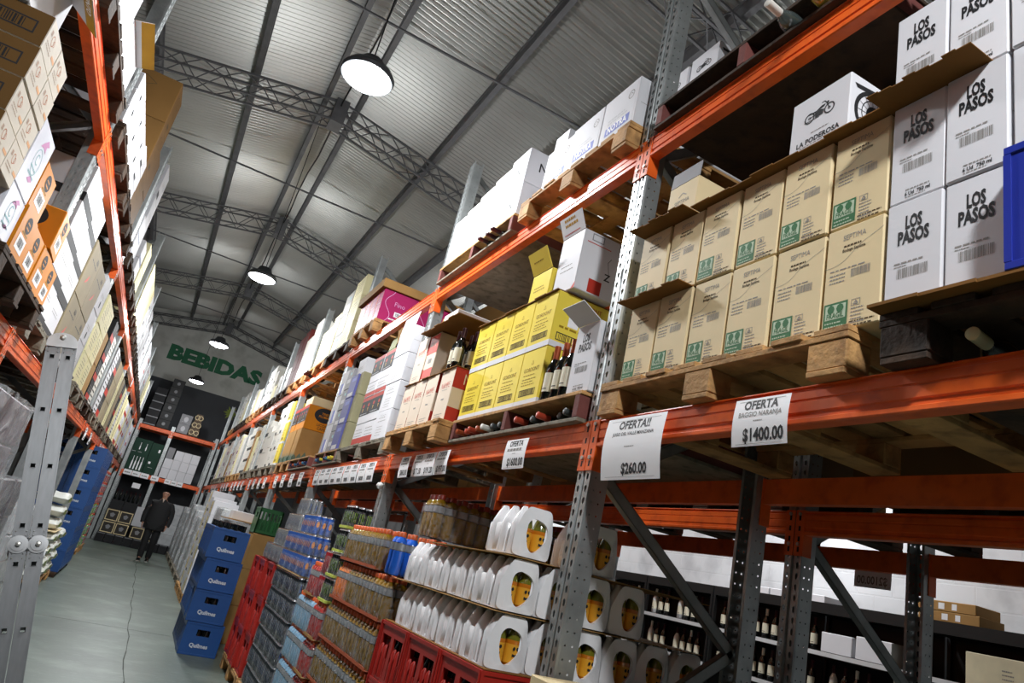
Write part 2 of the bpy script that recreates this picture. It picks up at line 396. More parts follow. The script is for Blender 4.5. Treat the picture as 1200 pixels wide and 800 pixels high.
# ------------------------------------------------------------------ lettering on the end wall
GREEN = mat('green letter paint', '1c6a45', .6, 0, .1, 3); YGREEN = mat('yellow green paint', '8a9a35', .6)
b = MB(); T = Matrix.Translation((.63, WY1-.004, 6.02)) @ FY(0)
b.text('BEBIDAS', .46, GREEN, T, .06, 1.25, maxw=3.3)
o = b.build('painted_sign'); tag(o, 'large green painted capital letters on the white gable wall', 'sign')
b = MB(); T = Matrix.Translation((1.62, WY1-.004, 4.80)) @ FY(0)
for k in range(12):
    a = 2*PI*k/12; c, s = math.cos(a), math.sin(a); r = .26 if k % 2 == 0 else .2
    b.poly([(0, 0), (r*.55*c-.035*s, r*.55*s+.035*c), (r*c, r*s), (r*.55*c+.035*s, r*.55*s-.035*c)], YGREEN, T)
b.text('La', .34, INK, T, .03, 1.0, dx=.62, dy=-.17)
o = b.build('painted_sign'); tag(o, 'small wall sign with a yellow-green star on the grey end wall', 'sign')

# ------------------------------------------------------------------ pallet racks
def cell(b, y0, y1, z0, z1, hole, m, place):
    """Plate cell y0..y1 x z0..z1 with a convex hole (list of points, top first, clockwise)."""
    n = len(hole); h = n//2
    right = [(y0 if False else y1, z1), (y1, z0)]; 
    top, bot = hole[0], hole[h]
    ym = top[0]
    A = [(ym, z1), (y1, z1), (y1, z0), (ym, z0), bot]+hole[h-1:0:-1]+[top]
    B = [(ym, z0), (y0, z0), (y0, z1), (ym, z1), top]+hole[n-1:h:-1]+[bot]
    for P in (A, B): b.add([place(*p) for p in P], [list(range(len(P)))], m)
def upright_mesh(H=4.93, name='upright'):
    """Perforated column: front face at x = 0 looking -x, 0.1 wide, 0.09 deep."""
    b = MB(); pitch = .05; n = int(H/pitch)
    for i in range(n):
        z0 = i*pitch; z1 = z0+pitch; c = z0+.025
        for s in (-1, 1):
            yc = s*.029; hole = [(yc, c+.016), (yc+.0085, c+.008), (yc+.006, c-.008), (yc, c-.015), (yc-.006, c-.008), (yc-.0085, c+.008)]
            lo, hi = (yc-.019, yc+.019)
            cell(b, lo, hi, z0, z1, hole, GALV, lambda y, z: (0, y, z))
            for xc in (.026, .060):
                hole = [(xc+.0042*math.sin(a), c+.0042*math.cos(a)) for a in (2*PI*k/6 for k in range(6))]
                cell(b, xc-.015, xc+.017, z0, z1, hole, GALV, lambda x, z, s=s: (x, s*.05, z))
    for s in (-1, 1):
        for x0, y0, x1, y1 in ((0, .048, .0, .0485), (0, .048, .011, .05), (.043, .05, .045, .05), (.077, .05, .09, .05), (.09, .05, .09, .034)):
            b.add([(x0, s*y0, 0), (x1, s*y1, 0), (x1, s*y1, H), (x0, s*y0, H)], [[0, 1, 2, 3]], GALV)
        b.add([(0, s*.010, 0), (.012, s*.005, 0), (.012, s*.005, H), (0, s*.010, H)], [[0, 1, 2, 3]], GALV)
    b.add([(.012, -.005, 0), (.012, .005, 0), (.012, .005, H), (.012, -.005, H)], [[0, 1, 2, 3]], GALV)
    b.box(-.01, .11, -.075, .075, 0, .006, GALV_D)
    return b.mesh(name)
UPM = upright_mesh(); UPS = upright_mesh(3.7)
def beam_mesh(Lb, worn=False):
    """Box beam, face at x = 0 looking -x, from y = 0 to Lb, z 0 to 0.115, with rolled grooves."""
    b = MB(); m = ORANGE
    P = [(.004, 0), (0, .004), (0, .016), (.007, .020), (.007, .034), (.002, .038), (.002, .068), (.005, .070), (.005, .074), (.002, .076), (.002, .098), (.008, .101), (.008, .109), (0, .111), (.002, .115), (.05, .115), (.05, 0)]
    b.exty(P, 0, Lb, m); return b.mesh('beam')
def connector_mesh():
    """End plate wrapped round the upright corner: front leg (y 0..0.048), side leg (x 0..0.055) on y = 0.05."""
    b = MB()
    b.box(-.005, -.001, .003, .052, -.10, .118, ORANGE); b.box(-.005, .055, .0505, .0555, -.10, .118, ORANGE)
    for z in (-.07, -.02, .03, .08): b.box(-.0052, -.0049, .022, .034, z-.012, z+.012, DARK)  # thin dark patches paint the shade inside the slots
    for z in (-.045, .10): b.lathe([(.009, 0), (.009, .007)], BOLT, 6, Matrix.Translation((-.005, .028, z)) @ Matrix.Rotation(-PI/2, 4, 'Y'))
    return b.mesh('beam_connector')
BMESH = {}; CMESH = connector_mesh()
cm2 = CMESH.copy(); cm2.transform(Matrix.Scale(-1, 4, (0, 1, 0))); cm2.flip_normals()
def mk(me, name, parent, loc=(0, 0, 0), rot=0):
    o = bpy.data.objects.new(name, me); COL.objects.link(o); o.parent = parent; o.location = loc
    o.rotation_euler = rot if isinstance(rot, (tuple, list)) else (0, 0, rot); return o
def brace_obj(parent, p, q):
    b = MB(); p, q = Vector(p), Vector(q); d = (q-p).normalized(); s = Vector((0, 1, 0)); u = s.cross(d)
    T = Matrix((s, d, u)).transposed().to_4x4(); T.translation = p; L = (q-p).length
    t = .003; b.box(-.018, -.018+t, 0, L, -.024, .024, GALV_D, 0, T); b.box(-.018, .018, 0, L, -.024, -.021, GALV_D, 0, T); b.box(-.018, .018, 0, L, .021, .024, GALV_D, 0, T)
    return b.build('brace', parent)
def make_rack(name, label, x_front, depth, ys, levels, face=1, rot=None, loc=None, up=None):
    """A run of frames along y; face = 1 when the aisle side looks -x."""
    t = thing(name, label, 'rack', loc or (x_front, 0, 0), rot if rot is not None else (0 if face == 1 else PI), None)
    sy = 1 if face == 1 or rot is not None else -1
    ys = [y*sy for y in ys]; ys.sort()
    for y in ys:
        mk(up or UPM, 'upright', t, (0, y, 0)); mk(up or UPM, 'upright', t, (depth, y, 0), PI)
        zz = [(.09, 4.80), (depth-.09, 4.22), (.09, 3.60), (depth-.09, 3.04), (.09, 2.55), (depth-.09, 2.52), (.09, 2.00), (depth-.09, 1.42), (.09, .86), (depth-.09, .30)]
        for k in range(len(zz)-1):
            if k in (4,) or (up and k < 2): continue
            brace_obj(t, (zz[k][0], y, zz[k][1]), (zz[k+1][0], y, zz[k+1][1]))
    for i in range(len(ys)-1):
        Lb = round(ys[i+1]-ys[i]-.111, 3)
        if Lb not in BMESH: BMESH[Lb] = beam_mesh(Lb)
        for zb in levels:
            for rear in (0, 1):
                bo = mk(BMESH[Lb], 'beam', t, (-.004, ys[i]+.0555, zb) if not rear else (depth+.004, ys[i+1]-.0555, zb), PI*rear)
                mk(CMESH, 'beam_connector', bo, (.004, -.0555, 0)); mk(cm2, 'beam_connector', bo, (.004, Lb+.0555, 0))
    return t
RY = [2.49+2.83*k for k in range(-1, 9)]
LY = [4.77+2.83*k for k in range(-2, 8)]
ZA, ZB = 2.10, 3.54
make_rack('pallet_rack', 'long orange and grey pallet rack along the right side of the aisle', 1.55, 1.0, RY, (ZA, ZB))
make_rack('pallet_rack', 'second pallet rack backing onto the right-hand rack, facing the next aisle', 2.79, 1.0, RY[:6], (2.02, ZB))
make_rack('pallet_rack', 'long orange and grey pallet rack along the left side of the aisle', -.97, 1.0, LY, (2.10, 3.48), face=-1)
# ------------------------------------------------------------------ cartons: one printed box mesh per design
SEAM = mat('carton seam shadowless line', '6b5a44', .8, var=.05)
DGREEN = mat('green print', '3d7048', .6); PGREEN = mat('pale green print', 'b9cbb0', .6); BRN = mat('brown print', '4f3f2a', .7)
YEL = mat('yellow carton', 'ead24e', .5, 0, .03, 4, rnd=.03); YELD = mat('ochre print', '9a7a1c', .6); ORPR = mat('orange print', 'c06a35', .6)
BEIGE = mat('beige carton', 'd6c7b4', .6, 0, .04, 4, .04, 30, rnd=.03); REDP = mat('red print', 'b03326', .55); SALM = mat('salmon print', 'c9564c', .55)
GREYC = mat('grey carton', '8d8d90', .6, 0, .06, 4); LGREY = mat('light grey carton', 'c4c4c8', .6, 0, .05, 4); BLUEP = mat('faded blue print', '7c86c4', .6)
NAVY = mat('navy print', '22305f', .55); PURP = mat('slate purple carton', '5a5c92', .55, 0, .08, 4); CHAR = mat('charcoal carton', '2a2a2c', .6, 0, .1, 4)
MAG = mat('magenta carton', 'a8275f', .5, 0, .06, 3, rnd=.05); ORC = mat('orange carton', 'd0800c', .5, 0, .05, 4, rnd=.03)
CRY = mat('pale yellow carton', 'e4dcae', .6, 0, .05, 4, rnd=.05); KGREEN = mat('muted tree print', '5c6f62', .7); PINK = mat('pink print', 'd79ac6', .6); TEAL = mat('pale teal print', '9cc7cc', .6)
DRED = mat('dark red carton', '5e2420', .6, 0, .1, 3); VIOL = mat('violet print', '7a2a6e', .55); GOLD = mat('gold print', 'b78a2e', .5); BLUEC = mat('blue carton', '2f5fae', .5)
KC = mat('brown carton', '6e5029', .7, 0, .08, 3, .06, 30, rnd=.04)
def ring(b, cx, cy, r0, r1, m, T, n=28):
    for i in range(n):
        a, c = 2*PI*i/n, 2*PI*(i+1)/n
        b.poly([(cx+r0*math.cos(a), cy+r0*math.sin(a)), (cx+r1*math.cos(a), cy+r1*math.sin(a)), (cx+r1*math.cos(c), cy+r1*math.sin(c)), (cx+r0*math.cos(c), cy+r0*math.sin(c))], m, T)
def stroke(b, pts, t, m, T):
    for (x0, y0), (x1, y1) in zip(pts, pts[1:]):
        d = math.hypot(x1-x0, y1-y0) or 1; nx, ny = -(y1-y0)/d*t/2, (x1-x0)/d*t/2
        b.poly([(x0+nx, y0+ny), (x0-nx, y0-ny), (x1-nx, y1-ny), (x1+nx, y1+ny)], m, T)
def lines(b, x0, x1, y, n, lh, m, T, seed=0, t=.35):
    r = random.Random(seed)
    for i in range(n):
        x = x0
        xe = x0+(x1-x0)*r.uniform(.75, 1)
        while x < xe:
            a = (x1-x0)*r.uniform(.06, .18); b.rect(x, min(x+a, xe), y-i*lh, y-i*lh+lh*t, m, T); x += a+(x1-x0)*.035
def moto(b, T, cx, cy, s, m=INK):
    """Line drawing of a motorcycle seen from the side."""
    for wx in (-.62, .62): ring(b, cx+wx*s, cy, .25*s, .33*s, m, T, 20); ring(b, cx+wx*s, cy, .05*s, .09*s, m, T, 10)
    P = lambda pts: [(cx+x*s, cy+y*s) for x, y in pts]
    b.poly(P([(-.25, -.16), (.22, -.16), (.30, .12), (.05, .22), (-.28, .14)]), m, T)
    b.poly(P([(-.72, .30), (-.20, .26), (.12, .42), (.38, .40), (.30, .28), (.05, .24), (-.25, .16), (-.7, .22)]), m, T)
    stroke(b, P([(.62, 0), (.42, .45), (.30, .60), (.12, .58)]), .05*s, m, T); stroke(b, P([(-.62, 0), (-.2, .05)]), .06*s, m, T)
    b.disc(cx+.5*s, cy+.42*s, .08*s, .08*s, m, T, 12); stroke(b, P([(-.95, -.16), (.0, -.2)]), .04*s, m, T)
# each print function gets (b, T, w, h) with u from -w/2..w/2 and v from 0..h
def p_cream(b, T, w, h):
    b.text('SEPTIMA', .018, GREYINK, T, 0, 1, 0, h*.86, w*.4); lines(b, -w*.18, w*.2, h*.79, 1, .010, BRN, T, 3, .6); b.text('Bodega Septima', .010, BRN, T, .02, 1, 0, h*.745, w*.4)
    stroke(b, [(-w*.5+w*i/24, h*(.62+.16/(1+math.exp(-(i-11)*.45))+(.10*(i/24)**3))) for i in range(25)], .0012, GREYINK, T)
    b.barcode(-w*.02, w*.30, h*.48, h*.56, GREYINK, T, 5); lines(b, -w*.40, -w*.06, h*.53, 3, .012, GREYINK, T, 8)
    lines(b, -w*.4, w*.3, h*.575, 1, .012, GREYINK, T, 9, .3)
    b.rect(-w*.46, -w*.04, h*.03, h*.27, DGREEN, T); e = T @ Matrix.Translation((0, 0, .0004))
    b.rect(-w*.43, -w*.07, h*.115, h*.25, PGREEN, e); b.text('FRAGIL', .016, DGREEN, e @ Matrix.Translation((0, 0, .0004)), .02, 1, -w*.25, h*.125, w*.3)
    for x in (-w*.33, -w*.17): b.disc(x, h*.21, .012, .014, DGREEN, e @ Matrix.Translation((0, 0, .0004)), 8)
    lines(b, -w*.43, -w*.07, h*.075, 2, .012, PGREEN, e, 4)
    b.frame(w*.02, w*.17, h*.20, h*.26, .0015, GREYINK, T); stroke(b, [(w*.06, h*.215), (w*.095, h*.245), (w*.13, h*.215), (w*.06, h*.215)], .003, GREYINK, T)
    lines(b, w*.02, w*.26, h*.17, 5, .011, GREYINK, T, 12); lines(b, w*.0, w*.42, h*.05, 2, .012, BRN, T, 2)
def p_white_bold(b, T, w, h):
    b.text('LOS', .038, INK, T, .045, .80, w*.0, h*.735, w*.3); b.text('PASOS', .038, INK, T, .045, .80, 0, h*.60, w*.56)
    b.barcode(-w*.27, w*.27, h*.29, h*.38, GREYINK, T, 3); lines(b, -w*.33, w*.33, h*.42, 1, .012, GREYINK, T, 1, .4); lines(b, -w*.33, -w*.1, h*.395, 1, .01, GREYINK, T, 2, .3)
    lines(b, -w*.2, w*.26, h*.10, 1, .01, GREYINK, T, 6, .4); b.text('6 Ud  750 ml', .011, INK, T, .03, 1, w*.02, h*.05, w*.46); lines(b, -w*.2, w*.24, h*.03, 1, .008, GREYINK, T, 7)
def s_plain(b, T, w, h): b.rect(w*.06, w*.94, h*.47, h*.478, GREYINK, T)
def p_moto(b, T, w, h):
    moto(b, T, .0, h*.62, w*.27); lines(b, -w*.12, w*.18, h*.36, 1, .012, GREYINK, T, 2)
    b.text('LA PODEROSA', .020, INK, T, .03, 1, 0, h*.22, w*.72); b.rect(-w*.5, w*.5, h*.135, h*.165, INK, T); lines(b, -w*.3, w*.2, h*.185, 1, .01, GREYINK, T, 4, .4)
def s_moto(b, T, w, h):
    for r0, r1 in ((.30, .36), (.22, .235), (.09, .15)): ring(b, w*.32, h*.5, r0*h, r1*h, INK, T, 30)
    for i in range(14):
        a = 2*PI*i/14; stroke(b, [(w*.32+.1*h*math.cos(a), h*.5+.1*h*math.sin(a)), (w*.32+.31*h*math.cos(a), h*.5+.31*h*math.sin(a))], .002, INK, T)
    b.poly([(w*.05, h*.86), (w*.35, h*.90), (w*.62, h*.55), (w*.55, h*.5), (w*.33, h*.82), (w*.08, h*.8)], CHAR, T); b.rect(w*0, w, h*.135, h*.165, INK, T)
    b.disc(w*.72, h*.42, w*.16, h*.2, CHAR, T, 20)
def p_yellow(b, T, w, h):
    b.text('GORDONT', .022, YELD, T, .01, 1, 0, h*.60, w*.66); stroke(b, [(-.012, h*.73), (0, h*.80), (.012, h*.73), (-.012, h*.73)], .002, YELD, T)
    lines(b, -w*.3, w*.3, h*.53, 1, .014, YELD, T, 3, .35); lines(b, -w*.32, w*.32, h*.46, 3, .016, YELD, T, 5, .3)
    b.frame(-w*.34, w*.34, h*.17, h*.285, .004, BRN, T); b.barcode(-w*.30, w*.30, h*.185, h*.27, BRN, T, 4); b.rect(-w*.5, w*.5, 0, h*.10, WHITE, T)
def s_yellow(b, T, w, h):
    b.text('GORDONT', .024, ORPR, T, .02, 1, w*.5, h*.84, w*.4); b.poly([(w*.22, h*.42), (w*.38, h*.42), (w*.38, h*.68), (w*.33, h*.73), (w*.33, h*.80), (w*.27, h*.80), (w*.27, h*.73), (w*.22, h*.68)], PAPER, T)
    b.text('LONDON', .02, ORPR, T, .02, 1, w*.68, h*.64, w*.4); lines(b, w*.5, w*.86, h*.57, 4, .02, YELD, T, 5, .3); lines(b, w*.1, w*.75, h*.36, 1, .03, YELD, T, 9, .4)
    b.frame(w*.08, w*.84, h*.13, h*.27, .005, INK, T); b.barcode(w*.12, w*.80, h*.15, h*.25, BRN, T, 4); b.rect(0, w, 0, h*.10, WHITE, T)
def p_beige(b, T, w, h):
    b.text('NAMPE', .040, SALM, T, -.005, .8, 0, h*.63, w*.62); lines(b, -w*.2, w*.2, h*.59, 1, .012, GREYINK, T, 2, .3); b.rect(-w*.1, w*.1, h*.40, h*.43, GREYINK, T); lines(b, -w*.3, w*.3, h*.13, 2, .016, GREYINK, T, 5, .3)
def s_beige(b, T, w, h):
    b.rect(0, w, h*.62, h, REDP, T); b.rect(0, w, 0, h*.26, REDP, T); e = T @ Matrix.Translation((0, 0, .0005)); b.text('NAMPE', .07, BEIGE, e, 0, .8, w*.5, h*.72, w*.8); b.rect(w*.4, w*.65, h*.38, h*.5, YELD, T)
def p_beige_red(b, T, w, h):
    for z0, z1 in ((.56, .97), (.04, .23)): b.rect(-w*.5, w*.5, h*z0, h*z1, SALM, T)
    e = T @ Matrix.Translation((0, 0, .0005)); b.text('NAMPE', .03, BEIGE, e, 0, .8, 0, h*.72, w*.5); b.rect(-w*.15, w*.2, h*.35, h*.45, GREYINK, T)
def s_kraft_red(b, T, w, h): b.text('NAMPE', .05, REDP, T, 0, .8, w*.5, h*.5, w*.7)
def p_script(b, T, w, h):
    lines(b, -w*.28, w*.30, h*.74, 2, .03, GREYINK, T, 4, .18); lines(b, -w*.25, w*.25, h*.42, 4, .024, GREYINK, T, 7, .16); stroke(b, [(-w*.2+w*.4*i/9, h*(.83+.02*math.sin(i*1.9))) for i in range(10)], .0015, INK, T)
def p_redblack(b, T, w, h):
    b.rect(-w*.5, w*.5, h*.86, h, REDP, T); b.rect(-w*.5, w*.5, h*.30, h*.86, CHAR, T); e = T @ Matrix.Translation((0, 0, .0005))
    for s in (-.25, .25): b.disc(w*s, h*.68, w*.09, h*.07, REDP, e, 14); b.poly([(w*s-w*.05, h*.58), (w*s+w*.05, h*.58), (w*s, h*.42)], GOLD, e)
    lines(b, -w*.4, w*.4, h*.35, 1, .02, LGREY, e, 3)
def p_redband(b, T, w, h): b.rect(-w*.5, w*.5, h*.06, h*.34, REDP, T); lines(b, -w*.4, w*.4, h*.7, 3, .03, GREYINK, T, 3, .2)
def p_purple(b, T, w, h): e = T; b.rect(-w*.34, w*.36, h*.06, h*.22, LGREY, e); b.rect(-w*.2, w*.36, h*.72, h*.86, BLUEP, e)
def p_grey(b, T, w, h): b.rect(-w*.3, w*.3, h*.3, h*.5, LGREY, T); b.disc(w*.1, h*.75, w*.12, h*.08, TEAL, T, 14)
def p_dotwhite(b, T, w, h): b.disc(0, h*.25, min(w*.2, .035, h*.2), min(w*.2, .035, h*.2), CHAR, T, 16); lines(b, -w*.3, w*.3, h*.5, 2, .02, GREYINK, T, 3, .3)
def p_blackpatch(b, T, w, h): b.rect(-w*.5, w*.5, 0, h*.24, CHAR, T); lines(b, -w*.3, w*.3, h*.7, 2, .02, GREYINK, T, 3, .2)
def p_smallblack(b, T, w, h): b.rect(-w*.48, -w*.12, h*.02, h*.2, CHAR, T); lines(b, -w*.2, w*.4, h*.6, 3, .022, GREYINK, T, 3, .2)
def p_cream_print(b, T, w, h): lines(b, -w*.35, w*.35, h*.8, 6, h*.11, BRN, T, 3, .14)
def p_bluebanner(b, T, w, h):
    b.rect(-w*.34, w*.34, h*.14, h*.32, BLUEP, T); e = T @ Matrix.Translation((0, 0, .0005)); b.text('NOTRA', .04, PAPER, e, .03, 1, 0, h*.18, w*.55); lines(b, -w*.3, w*.3, h*.45, 2, .02, LGREY, T, 3)
    ring(b, w*.3, h*.72, w*.07, w*.085, GREYINK, T, 16); stroke(b, [(w*.25, h*.70), (w*.3, h*.76), (w*.35, h*.70)], .003, GREYINK, T); stroke(b, [(w*.44, h*.05), (w*.44, h*.95)], .002, LGREY, T)
def p_ncap(b, T, w, h): b.text('Nc', .06, INK, T, .01, 1, w*.1, h*.35, w*.35); lines(b, -w*.3, w*.3, h*.2, 1, .02, GREYINK, T, 3, .2)
def s_ncap(b, T, w, h): b.text('Nc', .07, INK, T, .01, 1, w*.42, h*.42, w*.5); lines(b, w*.5, w*.9, h*.3, 1, .02, GREYINK, T, 3, .2)
def p_violet(b, T, w, h): b.rect(-w*.05, w*.5, h*.1, h*.42, VIOL, T); lines(b, -w*.4, w*.3, h*.8, 2, .03, GREYINK, T, 3, .2)
def p_mag(b, T, w, h): b.rect(-w*.5, -w*.28, 0, h, SALM, T); lines(b, -w*.2, w*.3, h*.55, 1, .02, PAPER, T, 3, .3)
def s_mag(b, T, w, h):
    stroke(b, [(w*(.2+.10*math.sin(i*.55)), h*i/14) for i in range(15)], .006, PINK, T); b.text('Fino', .05, PINK, T, 0, 1, w*.52, h*.55, w*.4); b.rect(w*.42, w*.66, h*.22, h*.38, PAPER, T); e = T @ Matrix.Translation((0, 0, .0005)); b.barcode(w*.46, w*.62, h*.25, h*.35, INK, e, 2); lines(b, w*.3, w*.6, h*.1, 1, .03, PAPER, T, 2, .5)
def p_orange(b, T, w, h):
    b.disc(0, h*.74, w*.2, min(w*.3, h*.17), CHAR, T, 22); lines(b, -w*.12, w*.12, h*.75, 2, .022, ORC, T @ Matrix.Translation((0, 0, .0005)), 3)
    b.rect(-w*.3, w*.28, h*.16, h*.48, PAPER, T); e = T @ Matrix.Translation((0, 0, .0005)); b.barcode(-w*.2, w*.16, h*.24, h*.42, INK, e, 2); lines(b, -w*.2, w*.2, h*.53, 1, .02, YELD, T, 2)
def s_orange(b, T, w, h):
    b.disc(w*.5, h*.68, w*.3, h*.30, CHAR, T, 30); e = T @ Matrix.Translation((0, 0, .0005)); b.text('TRES', .03, ORC, e, .02, 1, w*.5, h*.70, w*.3); b.text('PLUMAS', .03, ORC, e, .02, 1, w*.5, h*.58, w*.42)
    b.text('LICOR', .035, BRN, T, .02, 1, w*.5, h*.22, w*.5); b.text('CAFE', .035, BRN, T, .02, 1, w*.5, h*.08, w*.5)
def p_darkband(b, T, w, h):
    b.rect(-w*.5, w*.5, h*.55, h, CHAR, T); e = T @ Matrix.Translation((0, 0, .0005)); lines(b, -w*.3, w*.3, h*.8, 2, .03, LGREY, e, 3, .4); b.poly([(-w*.5, h*.9), (-w*.1, h*.82), (-w*.1, h*.75), (-w*.5, h*.83)], SALM, e); b.rect(-w*.4, w*.05, h*.1, h*.42, PAPER, T); b.barcode(-w*.3, -w*.05, h*.16, h*.36, INK, e, 2)
def p_flyer(b, T, w, h):
    P = lambda pts, s=1: [(x*w*s, y*h) for x, y in pts]
    b.poly(P([(-.05, .80), (.10, .90), (.24, .86), (.12, .80), (.18, .72), (.02, .74), (-.16, .70)]), PINK, T); ring(b, 0, h*.5, w*.19, w*.205, TEAL, T, 22); b.text('C', .05, TEAL, T, 0, 1, -w*.02, h*.46, w*.2); lines(b, -w*.2, w*.24, h*.38, 2, .03, TEAL, T, 4, .3); b.poly(P([(-.10, .22), (.05, .3), (.2, .26), (.05, .2)]), PINK, T)
def p_scroll(b, T, w, h):
    ring(b, -w*.10, h*.62, w*.085, w*.10, ORPR, T, 18); ring(b, .0, h*.62, w*.05, w*.06, ORPR, T, 14); b.rect(w*.18, w*.46, h*.34, h*.44, mat('pale orange print', 'e0a878', .6), T); lines(b, -w*.38, w*.1, h*.36, 2, h*.1, mat('faded brown print', 'b49a86', .7), T, 3, .3); b.rect(-w*.36, -w*.26, h*.6, h*.75, mat('faded brown print', 'b49a86', .7), T)
def s_barcode_big(b, T, w, h): b.frame(w*.12, w*.9, h*.28, h*.68, .006, INK, T); b.barcode(w*.2, w*.8, h*.34, h*.62, CHAR, T, 6)
def p_trees(b, T, w, h):
    for i in range(9):
        x = -w*.48+w*.96*i/8; hh = h*(.2+.14*((i*7) % 5)/4); b.poly([(x-w*.05, 0), (x-w*.055, hh*.6), (x, hh), (x+w*.055, hh*.6), (x+w*.05, 0)], KGREEN, T)
def s_trees(b, T, w, h): p_trees(b, T @ Matrix.Translation((w/2, 0, 0)), w, h)
def p_kleaf(b, T, w, h):
    b.text('ARA', .04, INK, T, .02, 1, w*.2, h*.78, w*.4); lines(b, -w*.3, w*.35, h*.7, 1, .02, INK, T, 2, .4); b.poly([(-w*.2, h*.3), (w*.05, h*.52), (w*.02, h*.40), (-w*.1, h*.32)], SALM, T)
def p_kfrag(b, T, w, h): stroke(b, [(-w*.25, h*.75), (-w*.1, h*.85), (0, h*.7), (w*.12, h*.86), (w*.25, h*.74), (w*.1, h*.62), (-w*.14, h*.62), (-w*.25, h*.75)], .006, BRN, T); b.rect(-w*.14, w*.1, h*.1, h*.2, BRN, T); lines(b, -w*.2, w*.2, h*.45, 1, .02, BRN, T, 2, .3)
def s_kfrag(b, T, w, h): p_kfrag(b, T @ Matrix.Translation((w/2, 0, 0)), w, h)
def p_rows(b, T, w, h):
    for k in range(4): b.rect(-w*.38, w*.38, h*(.14+.2*k), h*(.2+.2*k), CHAR, T)
def p_bottles(b, T, w, h):
    for i in range(4): x = -w*.33+w*.22*i; b.poly([(x-.02, h*.2), (x+.02, h*.2), (x+.02, h*.5), (x+.007, h*.62), (x+.007, h*.78), (x-.007, h*.78), (x-.007, h*.62), (x-.02, h*.5)], PAPER, T)
DES = {}
def design(key, w, d, h, m, front=None, side=None, both=False):
    k = (key, round(w, 3), round(d, 3), round(h, 3))
    if k in DES: return DES[k]
    b = MB(); b.box(0, d, -w/2, w/2, 0, h, m, .004)
    if front:
        front(b, FX(-.0008), w, h)
        if both: front(b, FX(-d-.0008) if False else (Matrix.Translation((d, 0, 0)) @ Matrix.Rotation(PI, 4, 'Z') @ FX(-.0008)), w, h)
    if side:
        side(b, FY(-w/2-.0008, -1), d, h); side(b, FY(w/2+.0008, 1) @ Matrix.Translation((-d, 0, 0)), d, h)
    b.rect(0, 0, 0, 0, SEAM, ID) if False else None
    DES[k] = b.mesh('carton'); return DES[k]
def put(key, X, y0, z, w, d, h, m, label, front=None, side=None, group=None, rot=0.0, name='wine_carton', cat='carton', left=False):
    me = design(key, w, d, h, m, front, side)
    o = bpy.data.objects.new(name, me); COL.objects.link(o)
    o.location = (X, y0+w/2, z); o.rotation_euler = (0, 0, rot+(PI if left else 0))
    tag(o, label, cat, group); return o
def flap(parent, w, L, ang, m_out, m_in, at=(0, 0, 0), rz=0.0, printf=None, name='flap'):
    """Cardboard flap hinged at `at` (top edge); ang degrees from upright, falling towards -x of its own frame."""
    b = MB(); b.box(-.003, .0, -w/2, w/2, 0, L, m_out); b.box(0, .0012, -w/2, w/2, 0, L, m_in)
    if printf: printf(b, FX(-.0038), w, L)
    o = b.build(name, parent, at, (0, -math.radians(ang), rz)); o.rotation_mode = 'XYZ'; return o
def sheet(X0, X1, y0, y1, z, label, m=KRAFT_D, t=.004, name='cardboard_sheet'):
    b = MB(); n = 8
    for i in range(n): 
        ya, yb = y0+(y1-y0)*i/n, y0+(y1-y0)*(i+1)/n; b.box(X0-.006*math.sin(i*2.1), X1, ya, yb, 0, t, m)
    return tag(b.build(name, None, (0, 0, z)), label, 'cardboard')

# ------------------------------------------------------------------ pallets
PAL = {}
def pallet_proto(kind, L, D, H):
    k = (kind, L, D, H)
    if k in PAL: return PAL[k]
    r = random.Random(hash((L, D)) % 1000+len(kind))
    m, mb = {'light': (WOOD, WOOD), 'dark': (WOOD_D, WOOD_D), 'grey': (WOOD_G, WOOD_G)}[kind]
    parts = []
    n = 8; tb = .019; ts = .019; bw = L/n*.78
    for i in range(n):
        b = MB(); yc = -L/2+bw/2+(L-bw)*i/(n-1); x0 = r.uniform(-.008, .006); b.box(x0, D, yc-bw/2, yc+bw/2, H-tb, H, m, .002); parts.append(('deck_board', b.mesh('deck_board'), 0))
    for xc in (.05, D/2, D-.05):
        b = MB(); b.box(xc-.05, xc+.05, -L/2, L/2, H-tb-ts, H-tb, m, .002); parts.append(('stringer_board', b.mesh('stringer_board'), 0))
        for yc in (-L/2+.07, 0, L/2-.07):
            b = MB(); s = r.uniform(-.006, .006); b.box(xc-.05+s, xc+.05+s, yc-.065, yc+.065, .018, H-tb-ts, mb, .004); parts.append(('block', b.mesh('block'), 0))
    for yc in (-L/2+.07, 0, L/2-.07):
        b = MB(); b.box(.0, D, yc-.062, yc+.062, 0, .018, m, .002); parts.append(('bottom_board', b.mesh('bottom_board'), 0))
    PAL[k] = parts; return parts
def pallet(x_front, yc, z, label, kind='light', L=1.2, D=1.0, H=.142, left=False, group=None):
    t = thing('wooden_pallet', label, 'pallet', (x_front, yc, z), PI if left else 0, group)
    for nm, me, _ in pallet_proto(kind, L, D, H): mk(me, nm, t)
    return t
def board_pallet(x_front, yc, z, label, L=1.2, D=1.0, H=.142, left=False, deck=None, blocks=None):
    """Thin board deck on narrow reddish runners: bottles are laid in between."""
    t = thing('display_pallet', label, 'pallet', (x_front, yc, z), PI if left else 0)
    for q in range(5):
        b = MB(); b.box(D*q/5+(.012 if q else 0), D*(q+1)/5-.012, -L/2, L/2, H-.018, H, deck or WOOD, .002); b.build('deck_board', t)
    for yc2 in (blocks or (-L/2+.03, 0, L/2-.03)):
        b = MB(); b.box(.0, D, yc2-.022, yc2+.022, .018, H-.018, WOOD_R, .003); b.build('runner', t)
    b = MB(); b.box(0, D, -L/2, L/2, 0, .018, deck or WOOD_G, .002); b.build('base_board', t)
    return t

